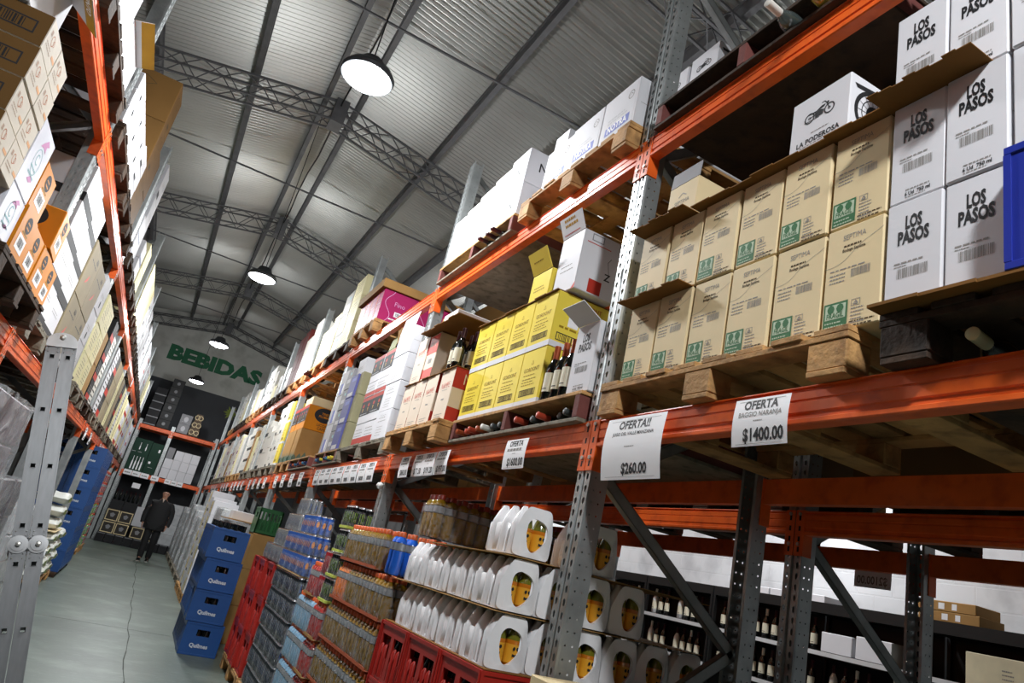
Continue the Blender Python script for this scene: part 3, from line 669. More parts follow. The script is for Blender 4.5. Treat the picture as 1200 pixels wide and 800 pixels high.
# ------------------------------------------------------------------ bottles
GLASS_D = mat('dark bottle glass', '0d100c', .08, 0, .05, spec=.7, coat=.6); GLASS_G = mat('pale yellow wine bottle', '8f7a25', .06, 0, .05, spec=.8, coat=.8)
GLASS_C = mat('smoky clear bottle', '3a4140', .06, 0, .05, spec=.8, coat=.8)
CAPS = {'red': mat('red capsule', 'b5452f', .35, .2), 'cream': mat('cream capsule', 'd8cfa0', .4), 'dark': mat('dark wine capsule', '3a0e18', .3, .2), 'white': mat('white capsule', 'dcdad2', .35), 'navy': mat('navy capsule', '1f2c55', .35), 'yellow': mat('yellow capsule', 'c8b23a', .4), 'grey': mat('smoky capsule', '3c4242', .4), 'blue': mat('blue capsule', '3c6f90', .4), 'orange': mat('copper capsule', 'a8502c', .35, .3)}
LABELM = mat('cream paper label', 'd8d2bb', .6, 0, .03)
BPROF = [(.0, .004), (.030, .0), (.037, .006), (.0375, .17), (.034, .195), (.022, .222), (.0155, .235), (.0145, .295), (.0155, .298), (.0155, .305), (.0, .306)]
BOT = {}
def bottle_proto(cap, glass, label):
    k = (cap, glass.name, label)
    if k in BOT: return BOT[k]
    b = MB(); b.lathe(BPROF, glass, 18, caps=False); body = b.mesh('wine_bottle')
    b = MB(); b.lathe([(.0152, .232), (.0162, .24), (.0162, .296), (.0168, .299), (.0168, .307), (.012, .3095), (0, .31)], CAPS[cap], 16, caps=False); cm = b.mesh('capsule')
    lm = None
    if label:
        b = MB(); n = 14; V = []
        for i in range(n+1):
            a = PI/2+(i/n)*PI; V += [(.0379*math.cos(a), .0379*math.sin(a), .055), (.0379*math.cos(a), .0379*math.sin(a), .155)]
        b.add(V, [[2*i, 2*i+2, 2*i+3, 2*i+1] for i in range(n)], LABELM, None, True)
        V = []
        for i in range(7):
            a = PI*.82+(i/6)*PI*.36; V += [(.0381*math.cos(a), .0381*math.sin(a), .068), (.0381*math.cos(a), .0381*math.sin(a), .073)]
        b.add(V, [[2*i, 2*i+2, 2*i+3, 2*i+1] for i in range(6)], INK)
        lm = b.mesh('paper_label')
    BOT[k] = (body, cm, lm); return BOT[k]
def bottle(loc, label, cap='red', glass=None, lab=True, rot=(0, 0, 0), scale=1.0, group=None):
    body, cm, lm = bottle_proto(cap, glass or GLASS_D, lab)
    o = bpy.data.objects.new('wine_bottle', body); COL.objects.link(o); o.location = loc; o.rotation_euler = rot; o.scale = (scale,)*3
    tag(o, label, 'bottle', group); mk(cm, 'capsule', o)
    if lm: mk(lm, 'paper_label', o)
    return o
def lying(x_neck, y, z, label, cap='red', glass=None, tilt=0.0, yaw=0.0, left=False, group=None):
    """A bottle lying with its neck towards the aisle; x_neck is the tip."""
    L = .31*math.cos(tilt); s = 1 if left else -1; c = math.cos(yaw)
    base = (x_neck-s*L*c, y-s*L*math.sin(yaw), z+.0378)
    return bottle(base, label, cap, glass, False, (0, s*(PI/2-tilt), yaw), group=group)
# ------------------------------------------------------------------ right rack, lower beam level, bay nearest the viewer
ZL = ZA+.115+.001       # top of the lower beams
PT = ZL+.142            # top of a pallet on them
def price_sign(X, y0, y1, z0, z1, label, head, sub, price, skew=.0, curl=.012, two=False, left=False, fs=1.0):
    """Paper sign hung from the beam; y0 < y1; text reads from the aisle."""
    w = y1-y0; h = z1-z0; b = MB(); n = 6; V = []
    for i in range(n+1):
        v = i/n; V += [(-curl*math.sin(v*PI)-.0, -w/2-skew*(1-v), v*h), (-curl*math.sin(v*PI), w/2-skew*(1-v), v*h)]
    b.add(V, [[2*i, 2*i+1, 2*i+3, 2*i+2] for i in range(n)], PAPER, None, True)
    b.add([(x+.0006, y, z) for x, y, z in V], [[2*i, 2*i+2, 2*i+3, 2*i+1] for i in range(n)], PAPER, None, True)
    t = MB()
    def T(v): return FX(0) @ Matrix.Translation((skew*(1-v), v*h, 0))
    k = (.13, .055, .155, .80, .69, .09) if two else (.185, .105, .25, .76, .60, .10)
    t.text(head, k[0]*h, INK, T(k[3]), .03, 1, 0, 0, w*.62)
    if sub: t.text(sub, k[1]*h, INK if two else GREYINK, T(k[4]), .01, 1, 0, 0, w*.78)
    else: lines(t, -w*.36, w*.36, 0, 1, k[1]*h, GREYINK, T(k[4]), 5, .8)
    lines(t, -w*.1, w*.1, 0, 1, .008, GREYINK, T(.50), 3)
    if price: t.text(price, k[2]*h, INK, T(k[5]), .03, .85, w*.08, 0, w*.72)
    else: lines(t, -w*.2, w*.4, 0, 1, k[2]*h, INK, T(k[5]), 9, .8)
    for v in (.04, .94): t.rect(-w*.42, w*.42, 0, .0012, GREYINK, T(v))
    for m in t.mats:
        k = t.mats.index(m); b.add([(-curl*math.sin(min(max(z/h, 0), 1)*PI)-.0007, y, z) for x, y, z in t.v], [f for f, q in zip(t.f, t.mi) if q == k], m)
    o = b.build('price_sign', None, (X, (y0+y1)/2, z0), PI if left else 0); return tag(o, label, 'sign')
def near_bay():
    pallet(1.50, 1.815, ZL, 'light wooden pallet under the cream cartons, right of the nearest upright', 'light', 1.19, 1.0)
    X = 1.53; H = .336; z = PT+.001
    ys = [1.152, 1.350, 1.548, 1.746, 1.944, 2.142]
    for r in range(2):
        for i, y in enumerate(ys):
            put('cream', X+(.004 if (i+r) % 2 else 0), y, z+r*(H+.006), .187, .42, H, CREAM,
                'cream wine carton with green fragile print, %s from the right in the %s row' % (ORD[i], ('bottom', 'top')[r]), p_cream, s_plain)
    z2 = z+2*(H+.006)
    sheet(X-.07, X+.40, 1.95, 2.335, z+H+.001, 'brown cardboard strip between the two rows of cream cartons by the upright')
    s1 = sheet(X-.035, X+.40, 1.150, 1.985, z2-.003, 'brown cardboard sheet on the top row of cream cartons, longer one')
    s2 = sheet(X-.075, X+.40, 1.992, 2.335, z2-.003, 'short brown cardboard sheet on the cream cartons beside the nearest upright')
    # flaps of the bottom row left open under the top row
    # white carton with the motorcycle drawing
    put('moto', 1.545, 1.31, z2+.003, .245, .36, .262, WHITE, 'white carton with a black motorcycle drawing, standing on the cream cartons', p_moto, s_moto, rot=-.03)
    # half open cream carton with the grey band
    c = put('creamgrey', 1.545, 2.03, z2+.003, .185, .30, .20, CREAM, 'opened cream carton with a grey upper flap, on the cream cartons near the upright', lambda b, T, w, h: (b.text('SEPTIMA', .020, GREYINK, T, 0, 1, 0, h*.48, w*.5), lines(b, -w*.22, w*.22, h*.36, 3, .016, GREYINK, T, 3, .4), stroke(b, [(-.025, h*.66), (0, h*.74), (.025, h*.66)], .004, GREYINK, T)), lambda b, T, w, h: b.rect(w*.62, w*.65, h*.45, h, DARK, T))
    flap(c, .18, .075, -4, GREYC, GREYC, (.004, 0, .20))
    # white cartons at the right edge
    pallet(1.50, .59, ZL, 'dark wooden pallet under the white cartons with bold lettering', 'dark', 1.08, 1.0)
    ys = [.985, .826, .662, .498]
    for r in range(3):
        for i, y in enumerate(ys):
            if (r == 0 and i > 1) or i > 2: continue
            o = put('whitebold', X-.004+.004*((i*3+r) % 2), y, PT+.011+r*.336, .155, .30, .332, WHITE, 'white carton with bold black lettering, %s from the left in the %s row' % (ORD[i], ('bottom', 'middle', 'top')[r]), p_white_bold, s_plain)
    sheet(1.435, 1.80, .865, 1.16, PT+.011+.336+.3325, 'brown cardboard panel jutting out between the upper rows of bold-lettered white cartons', KRAFT_D, .003)
    sheet(1.455, 2.45, .05, 1.13, PT+.0008, 'brown cardboard sheet under the white cartons with bold lettering', KRAFT_D, .009)
    # blue crate at the right edge of the picture
    t = thing('bottle_crate', 'blue plastic crate standing in front of the white bold-lettered cartons', 'crate', (1.462, .652, PT+.0105))
    BLU = mat('bright blue plastic', '22339a', .35, 0, .05)
    # loose bottles in the pallet
    lying(1.535, .915, ZL+.020, 'dark bottle with a cream capsule lying in the dark pallet', 'cream', None, .0, .12)
    lying(1.58, .77, ZL+.022, 'dark bottle end shining inside the dark pallet at the right edge', 'grey', None, .0, -.1)
    return t
crate_thing = near_bay()
def bottle_crate(t, w, d, h, m, bottles=None, front=None):
    """Open plastic crate: front at x = 0 looking -x; w along y, d along x. Walls with hand-hole and slatted sides."""
    b = MB(); th = .012
    # long walls (x = 0 and x = d) with a hand hole
    for x0 in (0, d-th):
        hw, h0, h1 = w*.17, h*.60, h*.80
        for y0, y1, z0, z1 in ((-w/2, -hw, 0, h), (hw, w/2, 0, h), (-hw, hw, 0, h0), (-hw, hw, h1, h)): b.box(x0, x0+th, y0, y1, z0, z1, m)
        b.box(x0-.004, x0+th+.004, -w/2, w/2, h-.022, h, m, .002); b.box(x0-.004, x0+th+.004, -w/2, w/2, 0, .02, m, .002)
        for y in (-w/2+.008, w/2-.008): b.box(x0-.004, x0+th+.004, y-.008, y+.008, .02, h-.022, m)
    # side walls with vertical slots
    for s in (-1, 1):
        y0, y1 = (-w/2, -w/2+th) if s < 0 else (w/2-th, w/2); n = 6
        b.box(0, d, y0, y1, 0, h*.13, m); b.box(0, d, y0, y1, h*.86, h, m)
        for i in range(n+1): xc = .010+(d-.020)*i/n; b.box(xc-.009, xc+.009, y0, y1, h*.13, h*.86, m)
    b.box(0, d, -w/2, w/2, 0, .01, m)
    for i in (1, 2): b.box(.01, d-.01, -w/2+w*i/3-.003, -w/2+w*i/3+.003, .01, h*.55, m)
    for i in (1, 2, 3): b.box(d*i/4-.003, d*i/4+.003, -w/2+.01, w/2-.01, .01, h*.55, m)
    o = b.build('crate_body', t)
    if front: bb = MB(); front(bb, FX(-.0055 if True else 0), w, h); bb.build('front_print', t)
    return o
bottle_crate(crate_thing, .30, .36, .322, mat('bright blue plastic', '22339a', .35, 0, .05))
for k, (y0, y1) in enumerate(((.30, .80),)): pass

# dark cartons in the shade behind
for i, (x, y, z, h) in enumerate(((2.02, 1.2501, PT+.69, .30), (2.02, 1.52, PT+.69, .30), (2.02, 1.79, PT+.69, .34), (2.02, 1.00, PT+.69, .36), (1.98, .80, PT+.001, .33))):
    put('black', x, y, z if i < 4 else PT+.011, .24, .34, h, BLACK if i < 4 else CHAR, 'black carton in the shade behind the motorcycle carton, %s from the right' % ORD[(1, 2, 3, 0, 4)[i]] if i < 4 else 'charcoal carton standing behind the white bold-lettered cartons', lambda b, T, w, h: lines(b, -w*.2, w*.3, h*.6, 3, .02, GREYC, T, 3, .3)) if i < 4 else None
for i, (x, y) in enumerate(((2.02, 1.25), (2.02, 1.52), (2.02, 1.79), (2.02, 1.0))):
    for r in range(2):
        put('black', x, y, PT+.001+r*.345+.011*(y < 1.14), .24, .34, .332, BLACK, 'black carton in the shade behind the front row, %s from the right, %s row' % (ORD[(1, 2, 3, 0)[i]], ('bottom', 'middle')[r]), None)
price_sign(1.512, 1.955, 2.315, 1.945, 2.19, 'large white price sign reading OFERTA with two exclamation marks, by the nearest upright', 'OFERTA!!', 'JUGO DEL VALLE MANZANA', '$260.00', .012, .014, True)
price_sign(1.512, 1.405, 1.620, 2.035, 2.185, 'white price sign for 1400 hanging on the near lower beam', 'OFERTA', 'BAGGIO NARANJA', '$1400.00', .0, .008)

# ------------------------------------------------------------------ right rack, lower level, second bay
def second_bay():
    X = 1.56
    board_pallet(1.51, 3.31, ZL, 'board pallet with bottles lying in it, under the yellow cartons', 1.48, 1.0, .142, blocks=(-.71, .0, .71))
    z = PT+.001
    # opened white carton with bold lettering
    o = put('whitebold2', 1.53, 2.56, z, .19, .30, .345, WHITE, 'opened white carton with bold lettering left of the nearest upright', p_white_bold, s_plain)
    flap(o, .185, .12, 62, WHITE, GREYC, (0, 0, .345)); 
    for i, (x, y) in enumerate(((1.525, 2.815), (1.53, 2.90), (1.53, 2.99))):
        bottle((x+.04, y, z), 'upright wine bottle with cream label beside the yellow cartons, %s of three' % ('nearest', 'middle', 'farthest')[(0, 1, 2)[i]], 'orange', GLASS_D, True)
    # yellow gin cartons
    for r in range(2):
        for i in range(4):
            put('yellow', 1.53, 3.035+.252*i, z+r*.318, .25, .40, .315, YEL, 'yellow carton with ochre print, %s from the right in the %s row' % (ORD[i], ('bottom', 'top')[r]), p_yellow, s_yellow)
    sh = sheet(1.518, X+.36, 3.04, 4.03, z+2*.318-.001, 'thin cardboard sheet on the top row of yellow cartons', KRAFT_D, .005)
    o = put('yellow_open', X, 3.24, z+.648, .225, .34, .20, YEL, 'opened yellow carton on top of the yellow cartons', lambda b, T, w, h: lines(b, -w*.3, w*.3, h*.5, 2, .02, YELD, T, 3, .3), lambda b, T, w, h: lines(b, w*.1, w*.7, h*.6, 2, .04, ORPR, T, 3, .3))
    flap(o, .22, .13, -28 if False else 30, YEL, KRAFT, (0, 0, .20), 0, lambda b, T, w, h: lines(b, -w*.3, w*.3, h*.5, 1, .02, YELD, T, 3, .4)); 
    # tall white carton with red print, motorcycle cartons behind the upright
    o = put('tallwhite', 1.575, 2.975, z+.648, .235, .26, .36, WHITE, 'tall opened white carton with red print behind the yellow cartons', lambda b, T, w, h: (lines(b, -w*.3, w*.3, h*.45, 2, .03, GREYINK, T, 3, .2), b.poly([(w*.34, 0), (w*.5, 0), (w*.5, h*.10)], SALM, T)), lambda b, T, w, h: (b.rect(w*.3, w*.62, h*.02, h*.24, REDP, T), b.text('Z', .04, INK, T, .02, 1, w*.72, h*.30), stroke(b, [(w*.75, h*.4), (w*.68, h*.6), (w*.75, h*.68)], .003, INK, T), b.rect(w*.1, w*.7, h*.80, h*.815, SALM, T), b.frame(w*.2, w*.5, h*.85, h*.97, .006, GREYC, T)))
    flap(o, .228, .115, 25, WHITE, WHITE, (0, 0, .36), 0, lambda b, T, w, h: (b.rect(-w*.4, w*.3, h*.12, h*.16, SALM, T), lines(b, -w*.3, w*.3, h*.75, 2, .03, GOLD, T, 3, .5)))
    for r in range(2):
        put('moto2', 1.92, 2.60, z+r*.36, .30, .40, .352, WHITE, 'white motorcycle-print carton partly behind the nearest upright, %s one' % ('lower', 'upper')[r], p_moto, s_moto)
    put('moto3', 1.92, 2.60, z+.723, .30, .36, .30, WHITE, 'white motorcycle-print carton partly behind the nearest upright, topmost one', p_moto, s_moto)
    # bottles lying in the board pallet
    caps = ['grey', 'grey', 'red', 'red', 'grey', 'red', 'red']
    for i, (y, c, dz, dx) in enumerate(((2.70, 'grey', 0, .02), (2.80, 'grey', 0, .05), (2.92, 'red', 0, .0), (3.03, 'grey', 0, .03), (3.15, 'red', 0, .0))):
        lying(1.495+dx, y, ZL+.020, 'bottle lying in the board pallet right of its middle runner, %s from the right' % ORD[i], c, None, 0, .05)
    for i, (y, c, dx) in enumerate(((3.38, 'grey', .02), (3.47, 'grey', .02), (3.56, 'white', .0), (3.65, 'orange', .01), (3.74, 'red', .0), (3.83, 'red', .02), (3.92, 'orange', .0))):
        lying(1.495+dx, y, ZL+.020, 'bottle lying in the board pallet left of its middle runner, %s from the right' % ORD[i], c, None, 0, .05)
    # beige cartons on the light pallet
    pallet(1.43, 4.65, ZL, 'light wooden pallet under the beige cartons in the second bay', 'light', 1.12, 1.0)
    for i, y in enumerate((4.13, 4.425, 4.67, 4.915)):
        put('beige', 1.47, y, z, .238, .40, .365, BEIGE, 'beige carton with salmon lettering, %s from the right in the bottom row' % ORD[i], p_beige, s_beige)
    sheet(1.46, X+.3, 4.12, 5.15, z+.3655, 'thin cardboard sheet between the two rows of beige cartons', KRAFT_D, .004)
    o = put('beigered', 1.475, 4.66, z+.372, .20, .40, .36, BEIGE, 'beige carton with red bands on the front, upper row', p_beige_red, s_kraft_red)
    put('beige', 1.47, 4.865, z+.372, .238, .40, .365, BEIGE, 'beige carton without red bands in the upper row, left of the banded one', p_beige, s_beige)
    for i, (x, y) in enumerate(((1.51, 4.27), (1.52, 4.37), (1.60, 4.25), (1.61, 4.36))):
        bottle((x, y, z+.372), 'dark wine bottle standing on the beige cartons, %s one' % ('nearest', 'second nearest', 'back right', 'back left')[i], 'dark', GLASS_D, True)
    sheet(1.41, 1.95, 4.20, 4.93, z+.742, 'wide brown cardboard sheet lying on the banded beige carton', KRAFT_D, .006)
    put('smallwhite', 1.50, 4.50, z+.749, .26, .30, .14, WHITE, 'low white carton on the wide brown cardboard sheet', lambda b, T, w, h: lines(b, -w*.3, w*.3, h*.5, 2, .02, GREYINK, T, 3, .3), s_plain)
    put('smallkraft', 1.54, 4.78, z+.749, .14, .30, .17, KRAFT, 'small brown carton left of the low white carton on the brown sheet', None)
second_bay()
for i, (y0, y1, pr) in enumerate(((2.985, 3.215, '$1600.00'), (3.985, 4.195, '$197.00'), (4.215, 4.43, '$191.20'), (4.435, 4.63, '$171.50'), (4.73, 4.93, '$860.00'))):
    price_sign(1.515+.003*i, y0, y1, 2.02, 2.17, 'white price sign on the second bay of the lower beam, %s from the right' % ORD[i], 'OFERTA', '', pr, .0, .006)
# ------------------------------------------------------------------ right rack, lower level, bays three to nine
Z0 = PT+.001
def col(key, X, y0, w, d, hs, m, label, front=None, side=None, z=None, left=False, rot=0, jit=.006, cat='carton', name='carton', group=None):
    """A stack of cartons; hs is a list of heights; label has one %s for the place in the stack."""
    zz = Z0 if z is None else z; n = len(hs); out = []
    for k, h in enumerate(hs):
        word = 'single' if n == 1 else ('bottom' if k == 0 else ('topmost' if k == n-1 else ORD[k]+' up'))
        s = -1 if left else 1
        out.append(put(key, X+s*RNG.uniform(0, jit), y0, zz, w-.004, d, h-.002, m, label.replace('%s', word), front, side, group, RNG.uniform(-.005, .005)+rot, name, cat, left)); zz += h
    return out
def third_bay():
    pallet(1.50, 6.22, ZL, 'weathered grey pallet under the white and red-banded cartons', 'grey', 1.62, 1.0)
    c = col('script', 1.50, 5.50, .40, .32, [.25]*4, WHITE, 'white carton with faint script print, %s in the stack beyond the second upright', p_script, s_plain)
    flap(c[-1], .38, .13, -6, WHITE, WHITE, (.003, 0, .248))
    for j in range(2):
        y = 5.96+.345*j; side = ('nearer', 'farther')[j]
        col('redband', 1.52, y, .34, .32, [.21], WHITE, 'white carton with a red lower band, bottom of the %s red stack' % side, p_redband)
        col('redblack', 1.52, y, .34, .32, [.265], WHITE, 'red and charcoal carton with emblem, lower one in the %s red stack' % side, p_redblack, None, Z0+.21)
        col('redband', 1.52, y, .34, .32, [.15], WHITE, 'white carton with a red lower band, between emblem cartons, %s red stack' % side, p_redband, None, Z0+.475)
        col('redblack', 1.52, y, .34, .32, [.265], WHITE, 'red and charcoal carton with emblem, top of the %s red stack' % side, p_redblack, None, Z0+.625)
    o = put('bluekraft', 1.60, 6.02, Z0+.891, .28, .26, .12, BLUEC, 'opened blue carton with a raised brown flap on the red stacks', None, name='carton')
    flap(o, .26, .13, 12, KRAFT, CREAM, (0, 0, .12))
    o = put('greenkraft', 1.60, 6.36, Z0+.891, .22, .26, .10, mat('olive carton', '8a8f5a', .6), 'small olive carton with a raised flap on the red stacks', None, name='carton')
    flap(o, .2, .14, -8, mat('olive carton', '8a8f5a', .6), CREAM, (.003, 0, .10))
    board_pallet(1.50, 7.56, ZL, 'board pallet with coloured bottles lying in it in the third bay', 1.02, 1.0, .142)
    col('kraftthin', 1.54, 7.08, .12, .30, [.3, .3, .25], mat('khaki carton', '8f8a6c', .7), 'narrow khaki carton beside the slate purple stack, %s one', None)
    col('purple', 1.52, 7.21, .30, .32, [.29, .29, .26], PURP, 'slate purple carton with pale labels, %s in its stack', p_purple)
    sk = col('greysack', 1.53, 7.52, .26, .32, [.24, .24, .24, .24], GREYC, 'grey carton with a teal dot, %s in its stack by the third upright', p_grey)
    col('paleblue', 1.53, 7.785, .28, .32, [.34, .34, .30], LGREY, 'pale grey carton, %s in the stack right behind the third upright', lambda b, T, w, h: (b.rect(-w*.3, w*.1, h*.05, h*.5, BLUEP, T), b.disc(w*.2, h*.3, w*.12, h*.2, PAPER, T, 14)))
    put('sackwhite', 1.56, 7.21, Z0+.841, .30, .30, .20, LGREY, 'light grey carton lying on the slate purple stack', lambda b, T, w, h: lines(b, -w*.3, w*.3, h*.5, 2, .02, GREYINK, T, 3, .3), name='carton')
    for i, (y, c) in enumerate(((7.18, 'yellow'), (7.29, 'yellow'), (7.40, 'blue'), (7.48, 'navy'), (7.66, 'yellow'), (7.77, 'navy'), (7.88, 'blue'))):
        lying(1.48, y, ZL+.02, '%s-capped bottle lying in the board pallet of the third bay, %s from the right' % ({'yellow': 'yellow', 'blue': 'light blue', 'navy': 'navy'}[c], ORD[i]), c)
third_bay()
def fourth_bay():
    board_pallet(1.50, 9.0, ZL, 'board pallet holding navy and blue capped bottles in the fourth bay', 1.3, 1.0, .142)
    for i, y in enumerate((8.5, 8.64, 8.78, 8.92, 9.12, 9.26, 9.40)):
        lying(1.48, y, ZL+.02, 'bottle lying in the board pallet of the fourth bay, %s from the right' % ORD[i], ('navy', 'blue', 'orange')[i % 3])
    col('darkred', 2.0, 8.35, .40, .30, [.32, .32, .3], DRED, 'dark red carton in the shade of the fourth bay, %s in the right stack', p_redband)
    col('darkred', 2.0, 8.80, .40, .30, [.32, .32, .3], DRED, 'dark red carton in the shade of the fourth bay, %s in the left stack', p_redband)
    pallet(1.50, 10.2, ZL, 'light wooden pallet under the tree-print and orange cartons', 'light', 1.1, 1.0)
    for j in range(3):
        y = 9.68+.34*j
        col('trees', 1.52, y, .328, .52, [.46], KRAFT, 'brown carton with a printed tree line, %s from the right' % ORD[j], p_trees, s_trees)
        col('orangebig', 1.53, y, .328, .48, [.34], ORC, 'orange carton with a round black emblem above the tree-print cartons, %s from the right' % ORD[j], p_redblack, s_orange, Z0+.461)
    col('khakiflat', 1.55, 9.70, .5, .40, [.12], CREAM, 'flat cream carton on top of the orange cartons', None, None, Z0+.803)
fourth_bay()
def far_bays():
    WT = mat('white shrink-wrapped carton', 'dedcd4', .35, 0, .03, 4, .1, 12, rnd=.03)
    ORDB = {4: 'fifth', 5: 'sixth', 6: 'seventh', 7: 'eighth', 8: 'last'}
    spec = {
     4: [('yellowside', .30, .60, [.34, .34, .34], YEL, p_yellow, s_yellow, 'yellow carton'), ('whiteS', .42, .5, [.27, .27, .27, .24], WT, p_smallblack, None, 'white carton with small black mark'),
         ('whiteS', .42, .5, [.27, .27, .27, .2], WT, p_smallblack, None, 'white carton with small black mark'), ('whiteP', .45, .5, [.35, .3], WT, None, None, 'plain white carton'), ('whiteP', .40, .5, [.28, .28, .2], WT, None, None, 'plain white carton'), ('whiteT', .36, .5, [.30, .3, .3], WT, p_blackpatch, None, 'white carton with a black lower patch')],
     5: [('whiteT', .34, .5, [.3, .3, .3], WT, p_smallblack, None, 'white carton with small black mark'), ('creamP', .40, .5, [.4, .3], CRY, None, None, 'pale yellow carton'), ('kraftP', .38, .5, [.35, .3, .2], KRAFT, None, None, 'brown carton'), ('whiteQ', .34, .5, [.24]*4, WT, p_blackpatch, None, 'white carton with a black lower patch'), ('whiteQ', .34, .5, [.24]*4, WT, p_blackpatch, None, 'white carton with a black lower patch'), ('whiteP', .45, .5, [.3, .3, .25], WT, None, None, 'plain white carton')],
     6: [('whiteP', .42, .5, [.34, .34, .2], WT, None, None, 'plain white carton'), ('creamP', .42, .5, [.32, .32, .3], CRY, p_cream_print, None, 'pale yellow carton'), ('whiteV', .38, .5, [.25]*4, WT, p_violet, None, 'white carton with a violet patch'), ('whiteP', .42, .5, [.3]*3, WT, None, None, 'plain white carton'), ('whiteV', .38, .5, [.25]*3, WT, p_violet, None, 'white carton with a violet patch'), ('kraftP', .36, .5, [.3, .3], KRAFT, None, None, 'brown carton')],
     7: [('whiteP', .5, .5, [.34, .34, .3], WT, None, None, 'plain white carton'), ('whiteV', .5, .5, [.3]*3, WT, p_violet, None, 'white carton with a violet patch'), ('whiteP', .5, .5, [.3]*3, WT, None, None, 'plain white carton'), ('creamP', .5, .5, [.3]*3, CRY, None, None, 'pale yellow carton'), ('whiteV', .4, .5, [.3]*2, WT, p_violet, None, 'white carton with a violet patch')]}
    for k, cols in spec.items():
        ya, yb = RY[k]+.08, RY[k+1]-.08
        for q in (0, 1):
            pallet(1.50, ya+.66+1.3*q, ZL, 'pallet on the right lower beam, %s half of the %s bay from the viewer' % (('near', 'far')[q], ORDB[k]), 'light' if (k+q) % 3 == 0 else 'grey', 1.28, 1.0)
        y = ya+.02; cnt = {}
        for (key, w, d, hs, m, fr, sd, nm) in cols:
            if y+w > yb: break
            c = cnt[nm] = cnt.get(nm, 0)+1
            same = sum(1 for q in cols if q[7] == nm) > 1
            col(key, 1.53, y, w, d, hs, m, nm+', %s in '+('the '+ORD[c-1] if same else 'its')+' stack, '+ORDB[k]+' lower right bay', fr, sd); y += w+.005
far_bays()
for k in range(2, 8):      # paper price signs hung along the lower beam
    n = {2: 9, 3: 4, 4: 4, 5: 5, 6: 3, 7: 3}[k]
    for i in range(n):
        y = RY[k]+(.20 if k == 2 else .3)+(.255 if k == 2 else .6)*i
        if y+.24 > RY[k+1]-.08: break
        price_sign(1.515+.002*(i % 2), y, y+.24, 2.0, 2.165, 'white price sign on the right lower beam, %s one of the %s bay' % (ORD[i], ORD[k]), 'OFERTA', '', '', .0, .006)

